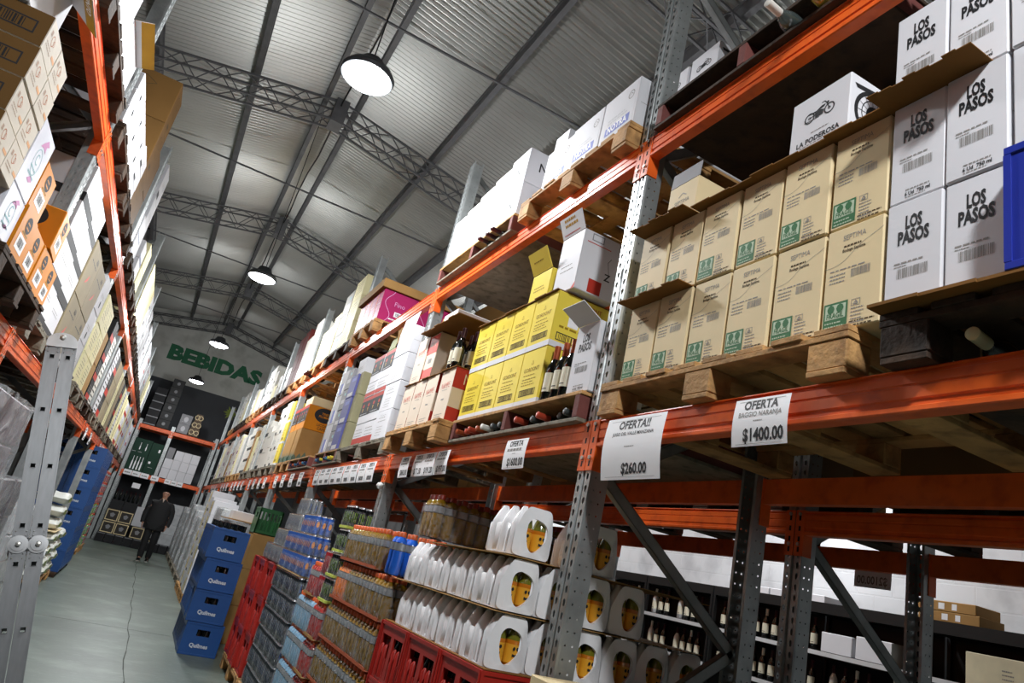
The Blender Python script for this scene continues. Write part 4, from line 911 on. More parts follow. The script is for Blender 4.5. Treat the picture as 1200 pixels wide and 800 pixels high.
# ------------------------------------------------------------------ right rack, upper level
ZU = ZB+.115+.001; PU = ZU+.142; Z1 = PU+.001
def upper():
    # nearest bay: board pallet with clear bottles, cartons behind
    board_pallet(1.515, 1.84, ZU, 'board pallet on the upper beam right of the nearest upright', 1.12, 1.0, .142, deck=WOOD_D)  # dark deck colour carries the shade of the underside
    board_pallet(1.515, .62, ZU, 'board pallet on the upper beam at the right edge of the picture', 1.14, 1.0, .142, deck=WOOD_D)  # deck darkened for underside shade here too
    lying(1.385, 1.58, ZU+.020, 'pale wine bottle with a white capsule lying on the upper beam, left of two', 'white', GLASS_C, 0, .1)
    lying(1.37, 1.42, ZU+.020, 'pale yellow wine bottle with a white capsule lying on the upper beam, right of two', 'white', GLASS_G, 0, .12)
    lying(1.47, .95, ZU+.020, 'dark bottle lying on the upper beam at the top right corner', 'cream', None, 0, .1)
    col('upmoto', 1.95, 2.57, .24, .40, [.27, .27, .28], WHITE, 'white motorcycle-print carton behind the blue-banner cartons, %s of the right stack', p_moto, s_moto, Z1)
    col('upmoto', 1.95, 2.83, .24, .40, [.27, .27, .27], WHITE, 'white motorcycle-print carton behind the blue-banner cartons, %s of the left stack', p_moto, s_moto, Z1)
    col('upkraft', 1.62, .30, .40, .40, [.3, .3], KC, 'brown carton on the upper beam at the right edge, %s one', p_kfrag, None, Z1)
    # second bay: white cartons with blue banner
    pallet(1.48, 3.16, ZU, 'wooden pallet on the upper beam under the blue-banner cartons', 'light', 1.18, 1.0)
    for i, (y, w) in enumerate(((2.58, .325), (2.91, .325), (3.24, .325))):
        put('bluebanner', 1.50+.01*(i == 2), y, Z1, w-.004, .40, .298, WHITE, 'white carton with a faded blue banner on the upper shelf, %s from the right' % ORD[i], p_bluebanner, s_plain)
    put('ncap', 1.60, 3.57, Z1, .18, .34, .29, WHITE, 'white carton with a violet patch beside the blue-banner cartons, lower one', p_violet, s_ncap)
    put('ncap', 1.62, 3.57, Z1+.292, .18, .34, .29, WHITE, 'white carton with a violet patch beside the blue-banner cartons, upper one', p_violet, s_ncap)
    board_pallet(1.50, 4.56, ZU, 'board pallet with dark bottles on the upper beam left of the blue-banner cartons', 1.36, 1.0, .142)
    WT = mat('white shrink-wrapped carton', 'dedcd4', .35)
    col('ncap2', 1.52, 3.92, .28, .36, [.28, .28], WHITE, 'white carton lettered on its grey side, %s right stack of the white block', p_ncap, s_ncap, Z1)
    for j, (y, w, hs) in enumerate(((4.21, .26, [.26, .26]), (4.48, .25, [.25, .24]), (4.74, .24, [.24, .22]), (4.99, .22, [.23, .2]))):
        col('upwhite', 1.52, y, w, .40, hs, WT, 'plain white carton in the upper white block, %s of the '+ORD[j]+' stack', None, None, Z1)
    for i, (y, dx) in enumerate(((4.06, 0), (4.16, .01), (4.27, .0))):
        lying(1.43+dx, y, ZU+.020, 'bottle with a dark red capsule jutting over the upper beam, %s from the right' % ORD[i], 'dark', None, 0, .1)
    # third bay: magenta cartons under a brown lid tray
    pallet(1.48, 7.57, ZU, 'wooden pallet on the upper beam under the magenta cartons', 'light', 1.00, 1.1)
    for i in range(4):
        put('magenta', 1.50, 7.09+.243*i, Z1, .24, .40, .36, MAG, 'magenta carton under the brown tray, %s from the right in the front row' % ORD[i], p_mag, s_mag)
    put('magenta', 1.91, 7.09, Z1, .24, .42, .36, MAG, 'magenta carton under the brown tray, behind the nearest front one', None, s_mag)
    b = MB(); b.box(1.46, 2.42, 7.06, 8.07, 0, .006, KRAFT_D)
    for x0, x1, y0, y1 in ((1.46, 1.468, 7.06, 8.07), (2.412, 2.42, 7.06, 8.07), (1.468, 2.412, 7.06, 7.068), (1.468, 2.412, 8.062, 8.07)): b.box(x0, x1, y0, y1, .006, .10, KRAFT)
    tag(b.build('cardboard_tray', None, (0, 0, Z1+.361)), 'brown cardboard tray lying upside on the magenta cartons', 'tray')
    col('traykraft', 1.50, 7.10, .42, .85, [.11], KRAFT, 'flat brown carton in the cardboard tray, right one', None, None, Z1+.3675); col('traykraft', 1.50, 7.55, .42, .85, [.11], KRAFT, 'flat brown carton in the cardboard tray, left one', None, None, Z1+.3675)
    # far bays of the upper level
    GS = mat('grey shrink carton', 'b2b0aa', .5, 0, .08, 4)
    spec = {
     3: [('upcream', .50, .45, [.36, .36, .30], CRY, p_cream_print, None, 'pale yellow carton'), ('upgrey', .46, .45, [.3, .3, .34], GS, p_grey, None, 'grey-white carton'), ('upcream2', .40, .45, [.42, .3], CRY, None, None, 'tall cream carton'), ('upcream3', .60, .45, [.34, .26], CRY, None, None, 'wide cream carton')],
     4: [('upsack', .50, .45, [.26, .27, .27, .2], WT, None, None, 'white bulging carton'), ('upsack', .50, .45, [.26, .27, .27], WT, None, None, 'white bulging carton'), ('uprust', .42, .45, [.35, .35, .35], DRED, None, None, 'dark red wrapped carton'), ('uprust', .42, .45, [.35, .35, .3], DRED, None, None, 'dark red wrapped carton'), ('upwhite2', .36, .45, [.24, .24], WT, p_smallblack, None, 'white carton with small black mark')],
     5: [('upwhite2', .42, .45, [.24, .24], WT, p_smallblack, None, 'white carton with small black mark'), ('upcream3', .42, .45, [.34], CRY, None, None, 'pale yellow carton'), ('upwhite2', .42, .45, [.24, .24, .24], WT, p_smallblack, None, 'white carton with small black mark'), ('upsack', .48, .45, [.3, .3, .3], WT, p_smallblack, None, 'white bulging carton'), ('upsack', .48, .45, [.3, .3, .3], WT, p_smallblack, None, 'white bulging carton')],
     6: [('upsack', .5, .45, [.3, .3], WT, None, None, 'white bulging carton'), ('upcream3', .5, .45, [.34, .3], CRY, None, None, 'pale yellow carton'), ('upwhite2', .42, .45, [.24, .24, .24], WT, p_smallblack, None, 'white carton with small black mark')],
     7: [('upcream3', .5, .45, [.34, .3], CRY, None, None, 'pale yellow carton'), ('upwhite2', .42, .45, [.24]*4, WT, p_smallblack, None, 'white carton with small black mark'), ('upgrey', .46, .45, [.3, .3, .34], GS, p_grey, None, 'grey-white carton')]}
    for k, cols in spec.items():
        ya, yb = RY[k]+.08, RY[k+1]-.08
        for q in (0, 1): pallet(1.50, ya+.66+1.3*q, ZU, 'pallet on the right upper beam, %s half of the %s bay from the viewer' % (('near', 'far')[q], ORD[k]), 'light' if (k+q) % 2 == 0 else 'dark', 1.28, 1.0)
        y = ya+.06+(.3 if k == 3 else 0); cnt = {}
        for (key, w, d, hs, m, fr, sd, nm) in cols:
            if y+w > yb: break
            c = cnt[nm] = cnt.get(nm, 0)+1; same = sum(1 for q in cols if q[7] == nm) > 1
            col(key, 1.54, y, w, d, hs, m, nm+', %s in '+('the '+ORD[c-1] if same else 'its')+' stack, '+ORD[k]+' upper right bay', fr, sd, Z1); y += w+.02
    for i, y in enumerate((10.36, 10.48, 10.60)): lying(1.44, y, ZU+.02, 'dark red capped bottle on the right upper beam, fourth bay, %s from the right' % ORD[i], 'dark')
upper()
# ------------------------------------------------------------------ goods on the floor, right side
FILMW = mat('white shrink film', 'eeeef0', .22, 0, .02, 5, .10, 25, rnd=.02, spec=.6)
JUICE = mat('orange juice', 'c9741a', .12, 0, .02, 6, spec=.7, coat=.7); JLAB = mat('yellow juice label', 'e0a02a', .4); OLIVE = mat('olive bottle neck', '6b6a1c', .12, 0, .05, spec=.7, coat=.6)
def juice_pack_proto():
    """White film sleeve round 2 x 3 litre bottles; the sleeve's hole on the -y end shows a bottle."""
    t = thing('juice_pack', 'x x x x', 'pack')
    b = MB(); px, py = .088, .094
    prof = [(.0475, 0), (.0475, .06), (.047, .125), (.041, .145), (.029, .172), (.019, .190), (.013, .203), (.0, .206)]
    for i in range(2):
        for j in range(3):
            if j == 0: continue
            b.lathe(prof, FILMW, 16, Matrix.Translation(((i-.5)*px, (j-1)*py, 0)), caps=False)
    # end rows: half film bumps on the long sides
    for i in (0, 1):
        V = []; n = 9
        for r, z in prof[:-1]:
            for k in range(n):
                a = (-PI/2+PI*k/(n-1)) if i else (PI/2+PI*k/(n-1)); V.append(((i-.5)*px+(r+.001)*math.cos(a), -py+(r+.001)*math.sin(a)*.98, z))
        F = [[q*n+k, q*n+k+1, (q+1)*n+k+1, (q+1)*n+k] for q in range(len(prof)-2) for k in range(n-1)]
        b.add(V, F, FILMW, None, True)
    # end sheet with an oval hole
    out = []; hole = []; n = 36
    for k in range(n):
        a = 2*PI*k/n; c, s = math.cos(a), math.sin(a); x = math.copysign(abs(c)**.22, c)*.0905; z = .102+math.copysign(abs(s)**.22, s)*.102
        if z > .135: x *= 1-.36*((z-.135)/.069)**.8
        out.append((x, z)); q = 1+.09*math.sin(3*a+.6)
        hole.append((c*.049*q, .094+s*.067*q))
    yq = -py-.049
    V = [(x, yq+.018*max(0, abs(x)-.06)/.03, z) for x, z in out]+[(x*1.02, yq-.004, z) for x, z in hole]+[(x, yq+.012, z) for x, z in hole]
    b.add(V, [[k, (k+1) % n, n+(k+1) % n, n+k] for k in range(n)]+[[n+k, n+(k+1) % n, 2*n+(k+1) % n, 2*n+k] for k in range(n)], FILMW, None, True)
    b.box(-px, px, -py*.95, py*1.2, 0, .004, FILMW)
    b.box(-.084, .084, -py*.4, py*1.45, .0045, .125, FILMW, .004)
    b.build('film_sleeve', t)
    for i in range(2):
        b = MB(); T = Matrix.Translation((0, 0, 0))
        b.lathe([(.0, .004), (.030, .004), (.036, .012), (.036, .115)], JUICE, 18, caps=False)
        b.lathe([(.0365, .03), (.0365, .10)], JLAB, 18, caps=False)
        b.lathe([(.036, .115), (.028, .15), (.015, .175), (.014, .19), (0, .19)], OLIVE, 18, caps=False)
        Tq = FY(-.0372, -1)
        for s in (-1, 1): b.disc(s*.008, .085, .006, .007, INK, Tq @ Matrix.Translation((-.004, 0, 0)), 12)
        b.poly([(-.012, .055), (.008, .055), (.011, .066), (-.002, .063), (-.013, .066)], INK, Tq @ Matrix.Translation((-.004, 0, 0)))
        o = b.build('juice_bottle', t, ((i-.5)*.078, -py-.008, 0))
    return remember(t)
JP = juice_pack_proto()
first = [True]
def jpack(x, y, z, label, rot=0):
    if first[0]:
        first[0] = False; JP.location = (x, y, z); JP.rotation_euler = (0, 0, rot); JP['label'] = label; return JP
    return copy_tree(JP, (x, y, z), rot, label)
RCR = mat('red crate plastic', 'a3241c', .38, 0, .10, 5, rnd=.08)
def ribbed_crate_mesh(w, d, h, m):
    b = MB(); th = .012
    def wall(L, T):
        hw = L*.20
        b.box(-L/2, L/2, 0, th, 0, .03, m, 0, T); b.box(-L/2, L/2, 0, th, h-.06, h, m, 0, T)
        for s in (-1, 1): b.box(s*(L/2)-(.04 if s > 0 else 0), s*(L/2)+(.04 if s < 0 else 0), 0, th, .03, h-.06, m, 0, T); b.box(s*L/2-.012, s*L/2+.012, -.006, 0, 0, h, m, 0, T)
        for xc in (-L*.25, L*.25):
            b.box(xc-L*.17, xc+L*.17, 0, th, .03, h*.42, m, 0, T)
        b.box(-.022, .022, 0, th, .03, h-.06, m, 0, T)
        for xc in (-L*.32, -L*.18, L*.18, L*.32):
            b.tube([T @ Vector((xc, .004, .03)), T @ Vector((xc, .002, h*.58)), T @ Vector((xc, .004, h*.64))], [.014, .014, .006], m, 8)
        b.box(-L/2, L/2, -.006, 0, h-.016, h, m, 0, T); b.box(-L/2, L/2, -.006, 0, 0, .014, m, 0, T)
    wall(w, Matrix.Rotation(-PI/2, 4, 'Z')); wall(w, Matrix.Translation((d, 0, 0)) @ Matrix.Rotation(PI/2, 4, 'Z'))
    wall(d, Matrix.Translation((d/2, -w/2, 0))); wall(d, Matrix.Translation((d/2, w/2, 0)) @ Matrix.Rotation(PI, 4, 'Z'))
    b.box(.01, d-.01, -w/2+.01, w/2-.01, 0, .01, m)
    return b.mesh('bottle_crate')
CRB = MB()
for i in range(3):
    for j in range(4): CRB.lathe([(.034, .012), (.034, .17), (.015, .22), (.014, .26), (.0, .262)], GLASS_D, 10, Matrix.Translation((.07+.11*i, -.13+.087*j, 0)), caps=False)
CRATE_BOTTLES = CRB.mesh('crated_bottles')
RCM = ribbed_crate_mesh(.395, .36, .288, RCR)
def red_crate(x, y, z, label, full=True):
    o = bpy.data.objects.new('bottle_crate', RCM); COL.objects.link(o); o.location = (x, y, z); tag(o, label, 'crate')
    if full: mk(CRATE_BOTTLES, 'crated_bottles', o); 
    return o
PF = .0
def white_packs():
    pallet(1.32, 3.25, 0, 'pallet on the floor under the red crates by the nearest upright', 'grey', 1.30, 1.0, .03+.0) if False else None
    zc = 0.012; names = ('bottom', 'second', 'third', 'top')
    b = MB(); b.box(0, 1.1, -.66, .66, 0, .010, KRAFT_D); tag(b.build('cardboard_sheet', None, (1.315, 3.23, 0.001)), 'cardboard sheet on the floor under the red crates', 'cardboard')
    for r in range(4):
        for j in range(3):
            red_crate(1.335, 2.80+.425*j, zc+r*.290, 'red plastic bottle crate under the white juice packs, %s row, %s from the right' % (names[r], ORD[j]))
            if j == 0: red_crate(1.712, 2.80, zc+r*.290, 'red plastic bottle crate behind the front crates, %s row' % names[r], False); red_crate(2.089, 2.80, zc+r*.290, 'red plastic bottle crate third from the aisle, %s row' % names[r], False)
    z0 = zc+4*.290
    X0 = 1.44; dx = .182; ny = 4; pitch = .288
    b = MB(); b.box(1.34, 2.45, 2.60, 3.86, 0, .004, KRAFT_D); tag(b.build('cardboard_sheet', None, (0, 0, z0)), 'cardboard sheet between the red crates and the juice packs', 'cardboard')
    for r in range(2):
        z = z0+.005+r*.217
        for j in range(ny):
            for i in range(6):
                if j > 0 and i > 0: continue
                if r == 1 and j == 3: continue
                x = X0+dx*i; y = 2.765+pitch*j
                if r == 1 and i > 3 and j == 0: continue
                lab = 'white-wrapped juice pack, %s row, ' % ('lower', 'middle')[r]+('%s from the aisle in the row beside the nearest upright' % ORD[i] if j == 0 else '%s from the nearest upright along the aisle' % ORD[j])
                jpack(x+.006*((i+j) % 2), y, z, lab)
        b = MB(); b.box(1.335, 2.42, 2.61, 3.90 if r == 0 else 3.48, 0, .003, KRAFT); tag(b.build('cardboard_sheet', None, (0, 0, z+.2085)), 'thin cardboard sheet on the %s row of juice packs' % ('lower', 'middle')[r], 'cardboard')
    jpack(1.43, 3.62, z0+.005+.217, 'white-wrapped juice pack beside the blue bottles, left end of the middle row', 0.0)
    jpack(1.46, 2.77, z0+.005+2*.217, 'topmost white-wrapped juice pack just left of the nearest upright')
    jpack(1.80, 2.77, z0+.005+2*.217, 'topmost white-wrapped juice pack just right of the nearest upright')
white_packs()
# ------------------------------------------------------------------ film packs of bottles and cans
CLEAR = film_mat('clear shrink film', 'e6e8ea', .93, .08, .35, 34.0); CLEAR_G = film_mat('greyish shrink film', 'd5d8da', .89, .10, .4, 34.0); CLEAR_H = film_mat('heavy wrap film', 'dfe2e4', .66, .08, 1.0, 5.0)
CAPO = mat('orange cap', 'cf5f30', .35); AMB = mat('amber drink', '84640e', .08, 0, .02, spec=.7, coat=.6); RDR = mat('red drink', 'a01d1a', .08, 0, .06, spec=.7, coat=.6); BDR = mat('blue drink', '2463cf', .10, 0, .06, spec=.7, coat=.6); LBL = mat('pale blue bottle', '7fa8c4', .08, 0, .06, spec=.7, coat=.6); ODR = mat('orange drink', 'e0761a', .08, 0, .06, spec=.7, coat=.6)
SILV = mat('silver bottle label', '9ea2a6', .3, .4, .1, 12); ALU = mat('can aluminium', 'c9ccd0', .25, .9); LIME = mat('lime band', 'c4cf5c', .45); CBLUE = mat('blue can', '3d6bc4', .3, .35, .08); CBLK = mat('black can', '15171a', .3, .3); CGRY = mat('grey can pack', '9c9ea1', .35, .3, .12); CRED = mat('red can', 'b8252f', .3, .3); CDK = mat('dark slate can', '262b31', .3, .3); LIMEP = mat('lime claw print', '9fce3a', .5); ORL = mat('orange label dot', 'd98a3a', .5); COPR = mat('red-brown tray', 'a34a22', .7)
def sport_bottle(liq, h=.235, r=.034, cap=CAPO, lab=SILV):
    b = MB(); b.lathe([(0, .003), (r*.85, 0), (r, .012), (r*.97, h*.3), (r, h*.55)], liq, 14, caps=False); b.lathe([(r*1.01, h*.57), (r*1.01, h*.72)], lab, 14, caps=False); b.lathe([(r, h*.74), (r*.82, h*.83), (r*.5, h*.88)], liq, 14, caps=False); b.lathe([(r*.55, h*.88), (r*.55, h*.985), (r*.45, h), (0, h)], cap, 14, caps=False)
    return b.mesh('bottle')
def can_mesh(body, deco=None, h=.165, r=.0265):
    b = MB(); b.lathe([(0, .004), (r*.8, .002), (r, .010), (r, h-.014)], body, 14, caps=False); b.lathe([(r, h-.014), (r*.86, h-.003), (r*.86, h), (r*.78, h-.003), (0, h-.003)], ALU, 14, caps=False)
    if deco:
        for T in (FX(-r-.0006), FY(-r-.0006, -1)): deco(b, T, h, r)
    return b.mesh('can')
def d_claw(b, T, h, r):
    for x in (-.5, 0, .5): b.poly([(x*r-.003, h*.70), (x*r+.003, h*.72), (x*r+.002, h*.30), (x*r-.001, h*.24)], LIMEP, T @ Matrix.Translation((0, 0, .0 if x == 0 else -.004)))
def d_dot(b, T, h, r): b.disc(0, h*.5, r*.5, h*.16, ORL, T, 12)
def d_stripe(b, T, h, r): b.rect(-r*.3, r*.1, h*.2, h*.8, mat('grey can print', '59626c', .5), T); b.rect(r*.2, r*.4, h*.3, h*.7, CBLUE, T @ Matrix.Translation((0, 0, -.001)))
def pack_proto(item, ny, nx, p, h, film, tray=None, name='drinks_pack', part='bottle', band=None):
    t = thing(name, 'x x x x', 'pack')
    for i in range(nx):
        for j in range(ny): mk(item, part, t, (p*(i+.5), p*(j+.5)-p*ny/2, .004))
    b = MB(); e = .002; W = p*ny/2+e; D = p*nx+e
    # wrinkled sleeve: scalloped side towards the aisle, straight elsewhere
    n = ny*6; V = []
    for z, k in ((.002, 1), (h*.3, 1), (h*.62, 1), (h*.78, .96)):
        for i in range(n+1):
            y = -W+2*W*i/n; V.append((-e-.004*abs(math.sin(PI*i/6))*k+(0 if k == 1 else .006), y, z))
    b.add(V, [[q*(n+1)+i, q*(n+1)+i+1, (q+1)*(n+1)+i+1, (q+1)*(n+1)+i] for q in range(3) for i in range(n)], film, None, True)
    b.add([(0, -W, 0), (D, -W, 0), (D, -W, h*.8), (0, -W, h*.8)], [[0, 1, 2, 3]], film); b.add([(0, W, 0), (D, W, 0), (D, W, h*.8), (0, W, h*.8)], [[0, 1, 2, 3]], film)
    b.build('film_wrap', t)
    if band:
        b = MB(); b.box(-.006, D+.003, -W-.003, W+.003, .004, .022, band); b.build('band', t)
    if tray:
        b = MB(); b.box(-.004, D+.002, -W, W, 0, .003, tray); b.box(-.006, -.004, -W, W, 0, .018, tray); b.build('tray', t)
    return remember(t)
USED = set()
def place(proto, x, y, z, label, rot=0, group=None):
    if proto.name not in USED:
        USED.add(proto.name); proto.location = (x, y, z); proto.rotation_euler = (0, 0, rot); proto['label'] = label
        if group: proto['group'] = group
        return proto
    return copy_tree(proto, (x, y, z), rot, label, group)
SB = {k: sport_bottle(m) for k, m in dict(amber=AMB, red=RDR, blue=BDR, pale=LBL, orange=ODR).items()}
def floor_goods():
    rows = ('bottom', 'second', 'third', 'fourth', 'fifth', 'sixth', 'seventh', 'eighth')
    # amber sport drinks
    P = pack_proto(SB['amber'], 4, 2, .069, .24, CLEAR_G, COPR); P0 = pack_proto(SB['orange'], 4, 2, .069, .24, CLEAR, COPR)
    pallet(1.30, 4.42, 0, 'pallet on the floor under the amber sports drinks', 'light', 1.10, 1.0)
    for r in range(6):
        for j in range(4):
            if r == 5 and j == 0: continue
            col_ = P0 if (r == 4 and j == 3) else P
            place(col_, 1.315, 4.03+.279*j, .146+.2505*r, ('orange' if col_ is P0 else 'amber')+' sports drink pack in clear film, %s row, %s from the white packs' % (rows[r], ORD[j]))
    # loose blue bottles on top next to the white packs
    for i, (x, y) in enumerate(((1.34, 3.92), (1.345, 4.00), (1.42, 3.95), (1.425, 4.03))):
        o = bpy.data.objects.new('sports_drink_bottle', SB['blue']); COL.objects.link(o); o.location = (x, y, .146+.2505*5); tag(o, 'blue sports drink bottle with orange cap on the drink packs, %s' % ('front right', 'front left', 'back right', 'back left')[i], 'bottle')
    PB = pack_proto(sport_bottle(AMB, .26, .037, mat('dark red cap', '8a2a1a', .4)), 3, 2, .078, .26, CLEAR, None)
    for i in range(6): place(PB, 1.56+.158*i, 4.22, .146+.2505*6-.25*(0), 'tall amber bottle pack set back behind the blue bottles, %s from the aisle' % ORD[i])
    for i in range(4): place(P, 1.55+.15*i, 4.17, .146+.2505*5, 'amber sports drink pack hidden behind the blue bottles, %s from the aisle' % ORD[i])
    # red and pale blue bottles, cans above
    PR = pack_proto(SB['red'], 4, 2, .069, .24, CLEAR, KRAFT); PL = pack_proto(SB['pale'], 4, 2, .069, .24, CLEAR_G, None)
    pallet(1.29, 5.52, 0, 'pallet on the floor under the red and pale blue bottle packs', 'light', .98, .24)
    for r in range(4):
        for j in range(3):
            q = PR if j == 0 else PL; place(q, 1.30, 5.20+.282*j, .146+.235*r, ('red drink' if q is PR else 'pale blue water')+' bottle pack in clear film, %s row, %s from the amber packs' % (rows[r], ORD[j]))
    CM = pack_proto(can_mesh(CBLK, d_claw), 4, 3, .055, .168, CLEAR, None, 'can_pack', 'can', LIME); CR = pack_proto(can_mesh(CRED), 4, 3, .055, .168, CLEAR_G, None, 'can_pack', 'can')
    zt = .146+.235*4+.003
    for r in range(4):
        place(CM, 1.31+.004*(r % 2), 5.17, zt+.170*r, 'black energy drink can pack with lime band, %s of its stack' % ('bottom', 'second', 'third', 'top')[r]) if r < 4 else None
        if r < 2: place(CR, 1.32, 5.395, zt+.170*r, 'red can pack left of the black energy drink cans, %s one' % ('lower', 'upper')[r])
    place(PR, 1.305, 5.62, zt, 'red drink bottle pack standing beside the red can packs')
    # dark can packs with blue cans on top
    CD = pack_proto(can_mesh(CDK, d_stripe), 5, 3, .055, .168, CLEAR_G, None, 'can_pack', 'can'); CB = pack_proto(can_mesh(CBLUE, d_dot), 5, 3, .055, .168, CLEAR, None, 'can_pack', 'can'); CG = pack_proto(can_mesh(CGRY, d_stripe), 4, 3, .056, .168, CLEAR_G, None, 'can_pack', 'can')
    pallet(1.29, 6.63, 0, 'pallet on the floor under the dark can packs', 'light', 1.16, 1.0)
    for r in range(6):
        for j in range(4):
            if r == 5 and j == 0: pass
            place(CD, 1.305+.004*((r+j) % 2), 6.20+.281*j, .146+.170*r, 'dark slate can pack, %s row, %s from the near end' % (rows[r], ORD[j]))
        place(CD, 1.475, 6.20, .146+.170*r, 'dark slate can pack behind the near end, %s row' % rows[r])
    zt = .146+.170*6+.002
    b = MB(); b.box(1.30, 1.9, 6.07, 7.19, 0, .004, KRAFT); tag(b.build('cardboard_sheet', None, (0, 0, zt)), 'cardboard sheet between the dark and the blue can packs', 'cardboard')
    for r in range(3):
        for j in range(4):
            if (r == 2 and j not in (1, 2)): continue
            place(CB, 1.31+.05*(r == 2), 6.20+.281*j, zt+.005+.170*r, 'blue can pack with orange dot, %s row, %s from the near end' % (('lower', 'middle', 'top')[r], ORD[j]))
    # red crates and grey can packs
    pallet(1.30, 7.95, 0, 'pallet on the floor under the three-high red crates', 'light', 1.24, .24)
    RC2 = ribbed_crate_mesh(.395, .36, .338, RCR); RC3 = ribbed_crate_mesh(.395, .22, .338, RCR)
    for r in range(3):
        for j in range(3):
            for i in range(2):
                if i == 1 and j > 0: continue
                o = bpy.data.objects.new('bottle_crate', RC3 if j == 1 else RC2); COL.objects.link(o); o.location = ((1.32, 1.30, 1.32)[j]+.377*i, (7.54, 7.96, 8.45)[j], .145+.340*r)
                tag(o, 'red plastic crate beyond the dark cans, %s row, %s' % (rows[r], ('nearest', 'middle', 'farthest')[j] if i == 0 else 'set back'), 'crate'); (mk(CRATE_BOTTLES, 'crated_bottles', o) if j != 1 else None)
    for r in range(4):
        for j in range(5-r):
            place(CG, 1.36+.03*r, 7.47+.228*j, .145+.340*3+.002+.170*r, 'grey film-wrapped can pack on the red crates, %s row, %s from the near end' % (('bottom', 'second', 'third', 'top')[r], ORD[j]))
floor_goods()
col('frontkraft', 1.42, 1.93, .46, .36, [.405, .405, .405], CREAM, 'cream carton in front of the nearest upright at the bottom edge, %s one', None, None, .001)
b = MB(); b.lathe([(0, -.028), (.02, -.02), (.028, 0), (.02, .02), (0, .028)], mat('pale plastic ball', 'c9c9c6', .4), 16, caps=False); b.box(0, .028, -.004, .004, -.004, .004, GALV_D); tag(b.build('plastic_ball', None, (1.522, 5.285, 1.965)), 'small pale ball fixed to the second upright just below its orange connector', 'ball')
# ------------------------------------------------------------------ blue beer crates
BCR = mat('blue crate plastic', '1f4a86', .40, 0, .06, 5, rnd=.05); LOGO = mat('pale crate print', 'cfd6de', .5)
def beer_crate_proto():
    t = thing('beer_crate', 'x x x x', 'crate')
    bottle_crate(t, .405, .31, .335, BCR)
    b = MB(); T = FX(-.005); b.text('Quilmes', .040, LOGO, T, .03, 1, -.01, .085, .25); b.build('printed_name', t)
    mk(CRATE_BOTTLES, 'crated_bottles', t, (-.03, 0, .03)); return remember(t)
BC = beer_crate_proto()
def beer_crates():
    tb = MB()
    for i in range(3):
        for j in range(4): tb.lathe([(.036, .012), (.037, .21), (.016, .29), (.015, .345), (.017, .35), (.017, .362), (0, .363)], GLASS_D, 10, Matrix.Translation((.07+.085*i, -.13+.087*j, .03)), caps=False)
    tb = tb.mesh('crated_bottles')
    for j in range(4):
        for k in range(4):
            c_ = place(BC, 1.065+(.012, -.018, -.020, -.045)[k], 8.89+.325*j, .340*k+.001, 'blue beer crate with white lettering, %s in the %s stack from the viewer' % (('bottom', 'second up', 'third up', 'topmost')[k], ORD[j]), PI/2+(.02, -.03, .02, -.015)[k] if j == 0 else PI/2)
            if k == 3:
                for q in c_.children:
                    if q.name.startswith('crated'): q.data = tb; q.location = (0, 0, .012)
    GC = mat('green crate plastic', '1f5a2c', .4); t = thing('bottle_crate', 'green plastic crate behind the top blue beer crate', 'crate', (1.40, 10.22, 1.37)); 
    bottle_crate(t, .405, .31, .335, GC)
    col('underkraft', 1.40, 9.98, .47, .36, [.46, .455, .45], KRAFT, 'brown carton under the green crate, %s one', None, None, .002)
beer_crates()
for i in range(10):
    bottle((.93+.055*(i % 5)+.02*(i//5), 8.99+.10*(i//5), 1.361), 'dark beer bottle standing in the topmost blue crate, place %s of two rows' % ORD[i], 'dark', GLASS_D, False, scale=.62) if False else None
# ------------------------------------------------------------------ farther pallets on the right
def wrapped_stack(x, y, L, D, H, z, label, m, film=CLEAR_H, left=False, seed=1, rows=5):
    """A stretch-wrapped load: boxes with a loose film coat, one thing with its parts."""
    t = thing('wrapped_load', label, 'load', (x, y, z), PI if left else 0); r = random.Random(seed)
    n = max(2, int(L/.33))
    for k in range(rows):
        for j in range(n):
            b = MB(); w = L/n; h = H/rows; b.box(.01+r.uniform(0, .02), D-.02, -L/2+j*w+.004, -L/2+(j+1)*w-.004, k*h+.002, (k+1)*h-.002, m, .012); b.build('inner_pack', t)
    b = MB(); nu, nv = 30, 16; V = []
    pts = []
    for s in range(nu):
        u = s/nu*4
        if u < 1: p = (0, -L/2+L*u)
        elif u < 2: p = (D*(u-1), L/2)
        elif u < 3: p = (D, L/2-L*(u-2))
        else: p = (D*(4-u), -L/2)
        pts.append(p)
    for q in range(nv+1):
        z_ = H*1.01*q/nv
        for s, (px, py) in enumerate(pts):
            a = math.atan2(py, px-D/2); o = .010+.010*math.sin(7*a+q*.9)+.006*r.uniform(-1, 1); V.append((px+o*math.cos(a), py+o*math.sin(a), z_))
    b.add(V, [[q*nu+s, q*nu+(s+1) % nu, (q+1)*nu+(s+1) % nu, (q+1)*nu+s] for q in range(nv) for s in range(nu)], film, None, True)
    b.build('stretch_film', t); return t
GREYB = mat('pale grey pack', 'b9bbbd', .4, 0, .15, 8)
pallet(1.10, 11.05, 0, 'pallet under the first film-wrapped load past the blue crates', 'light', 1.15, .43); wrapped_stack(1.12, 11.05, 1.1, .40, 1.30, .144, 'film-wrapped grey load right behind the blue beer crates', GREYB, CLEAR_H, False, 3)
b = MB(); b.box(1.09, 1.53, 10.5, 11.6, 0, .012, KRAFT); tag(b.build('cardboard_sheet', None, (0, 0, 1.463)), 'cardboard sheet lying on the film-wrapped load behind the blue crates', 'cardboard')
col('smallwhitepack', 1.15, 10.7, .4, .3, [.12], WHITE, 'small white pack on the cardboard sheet behind the blue crates', None, None, 1.477)
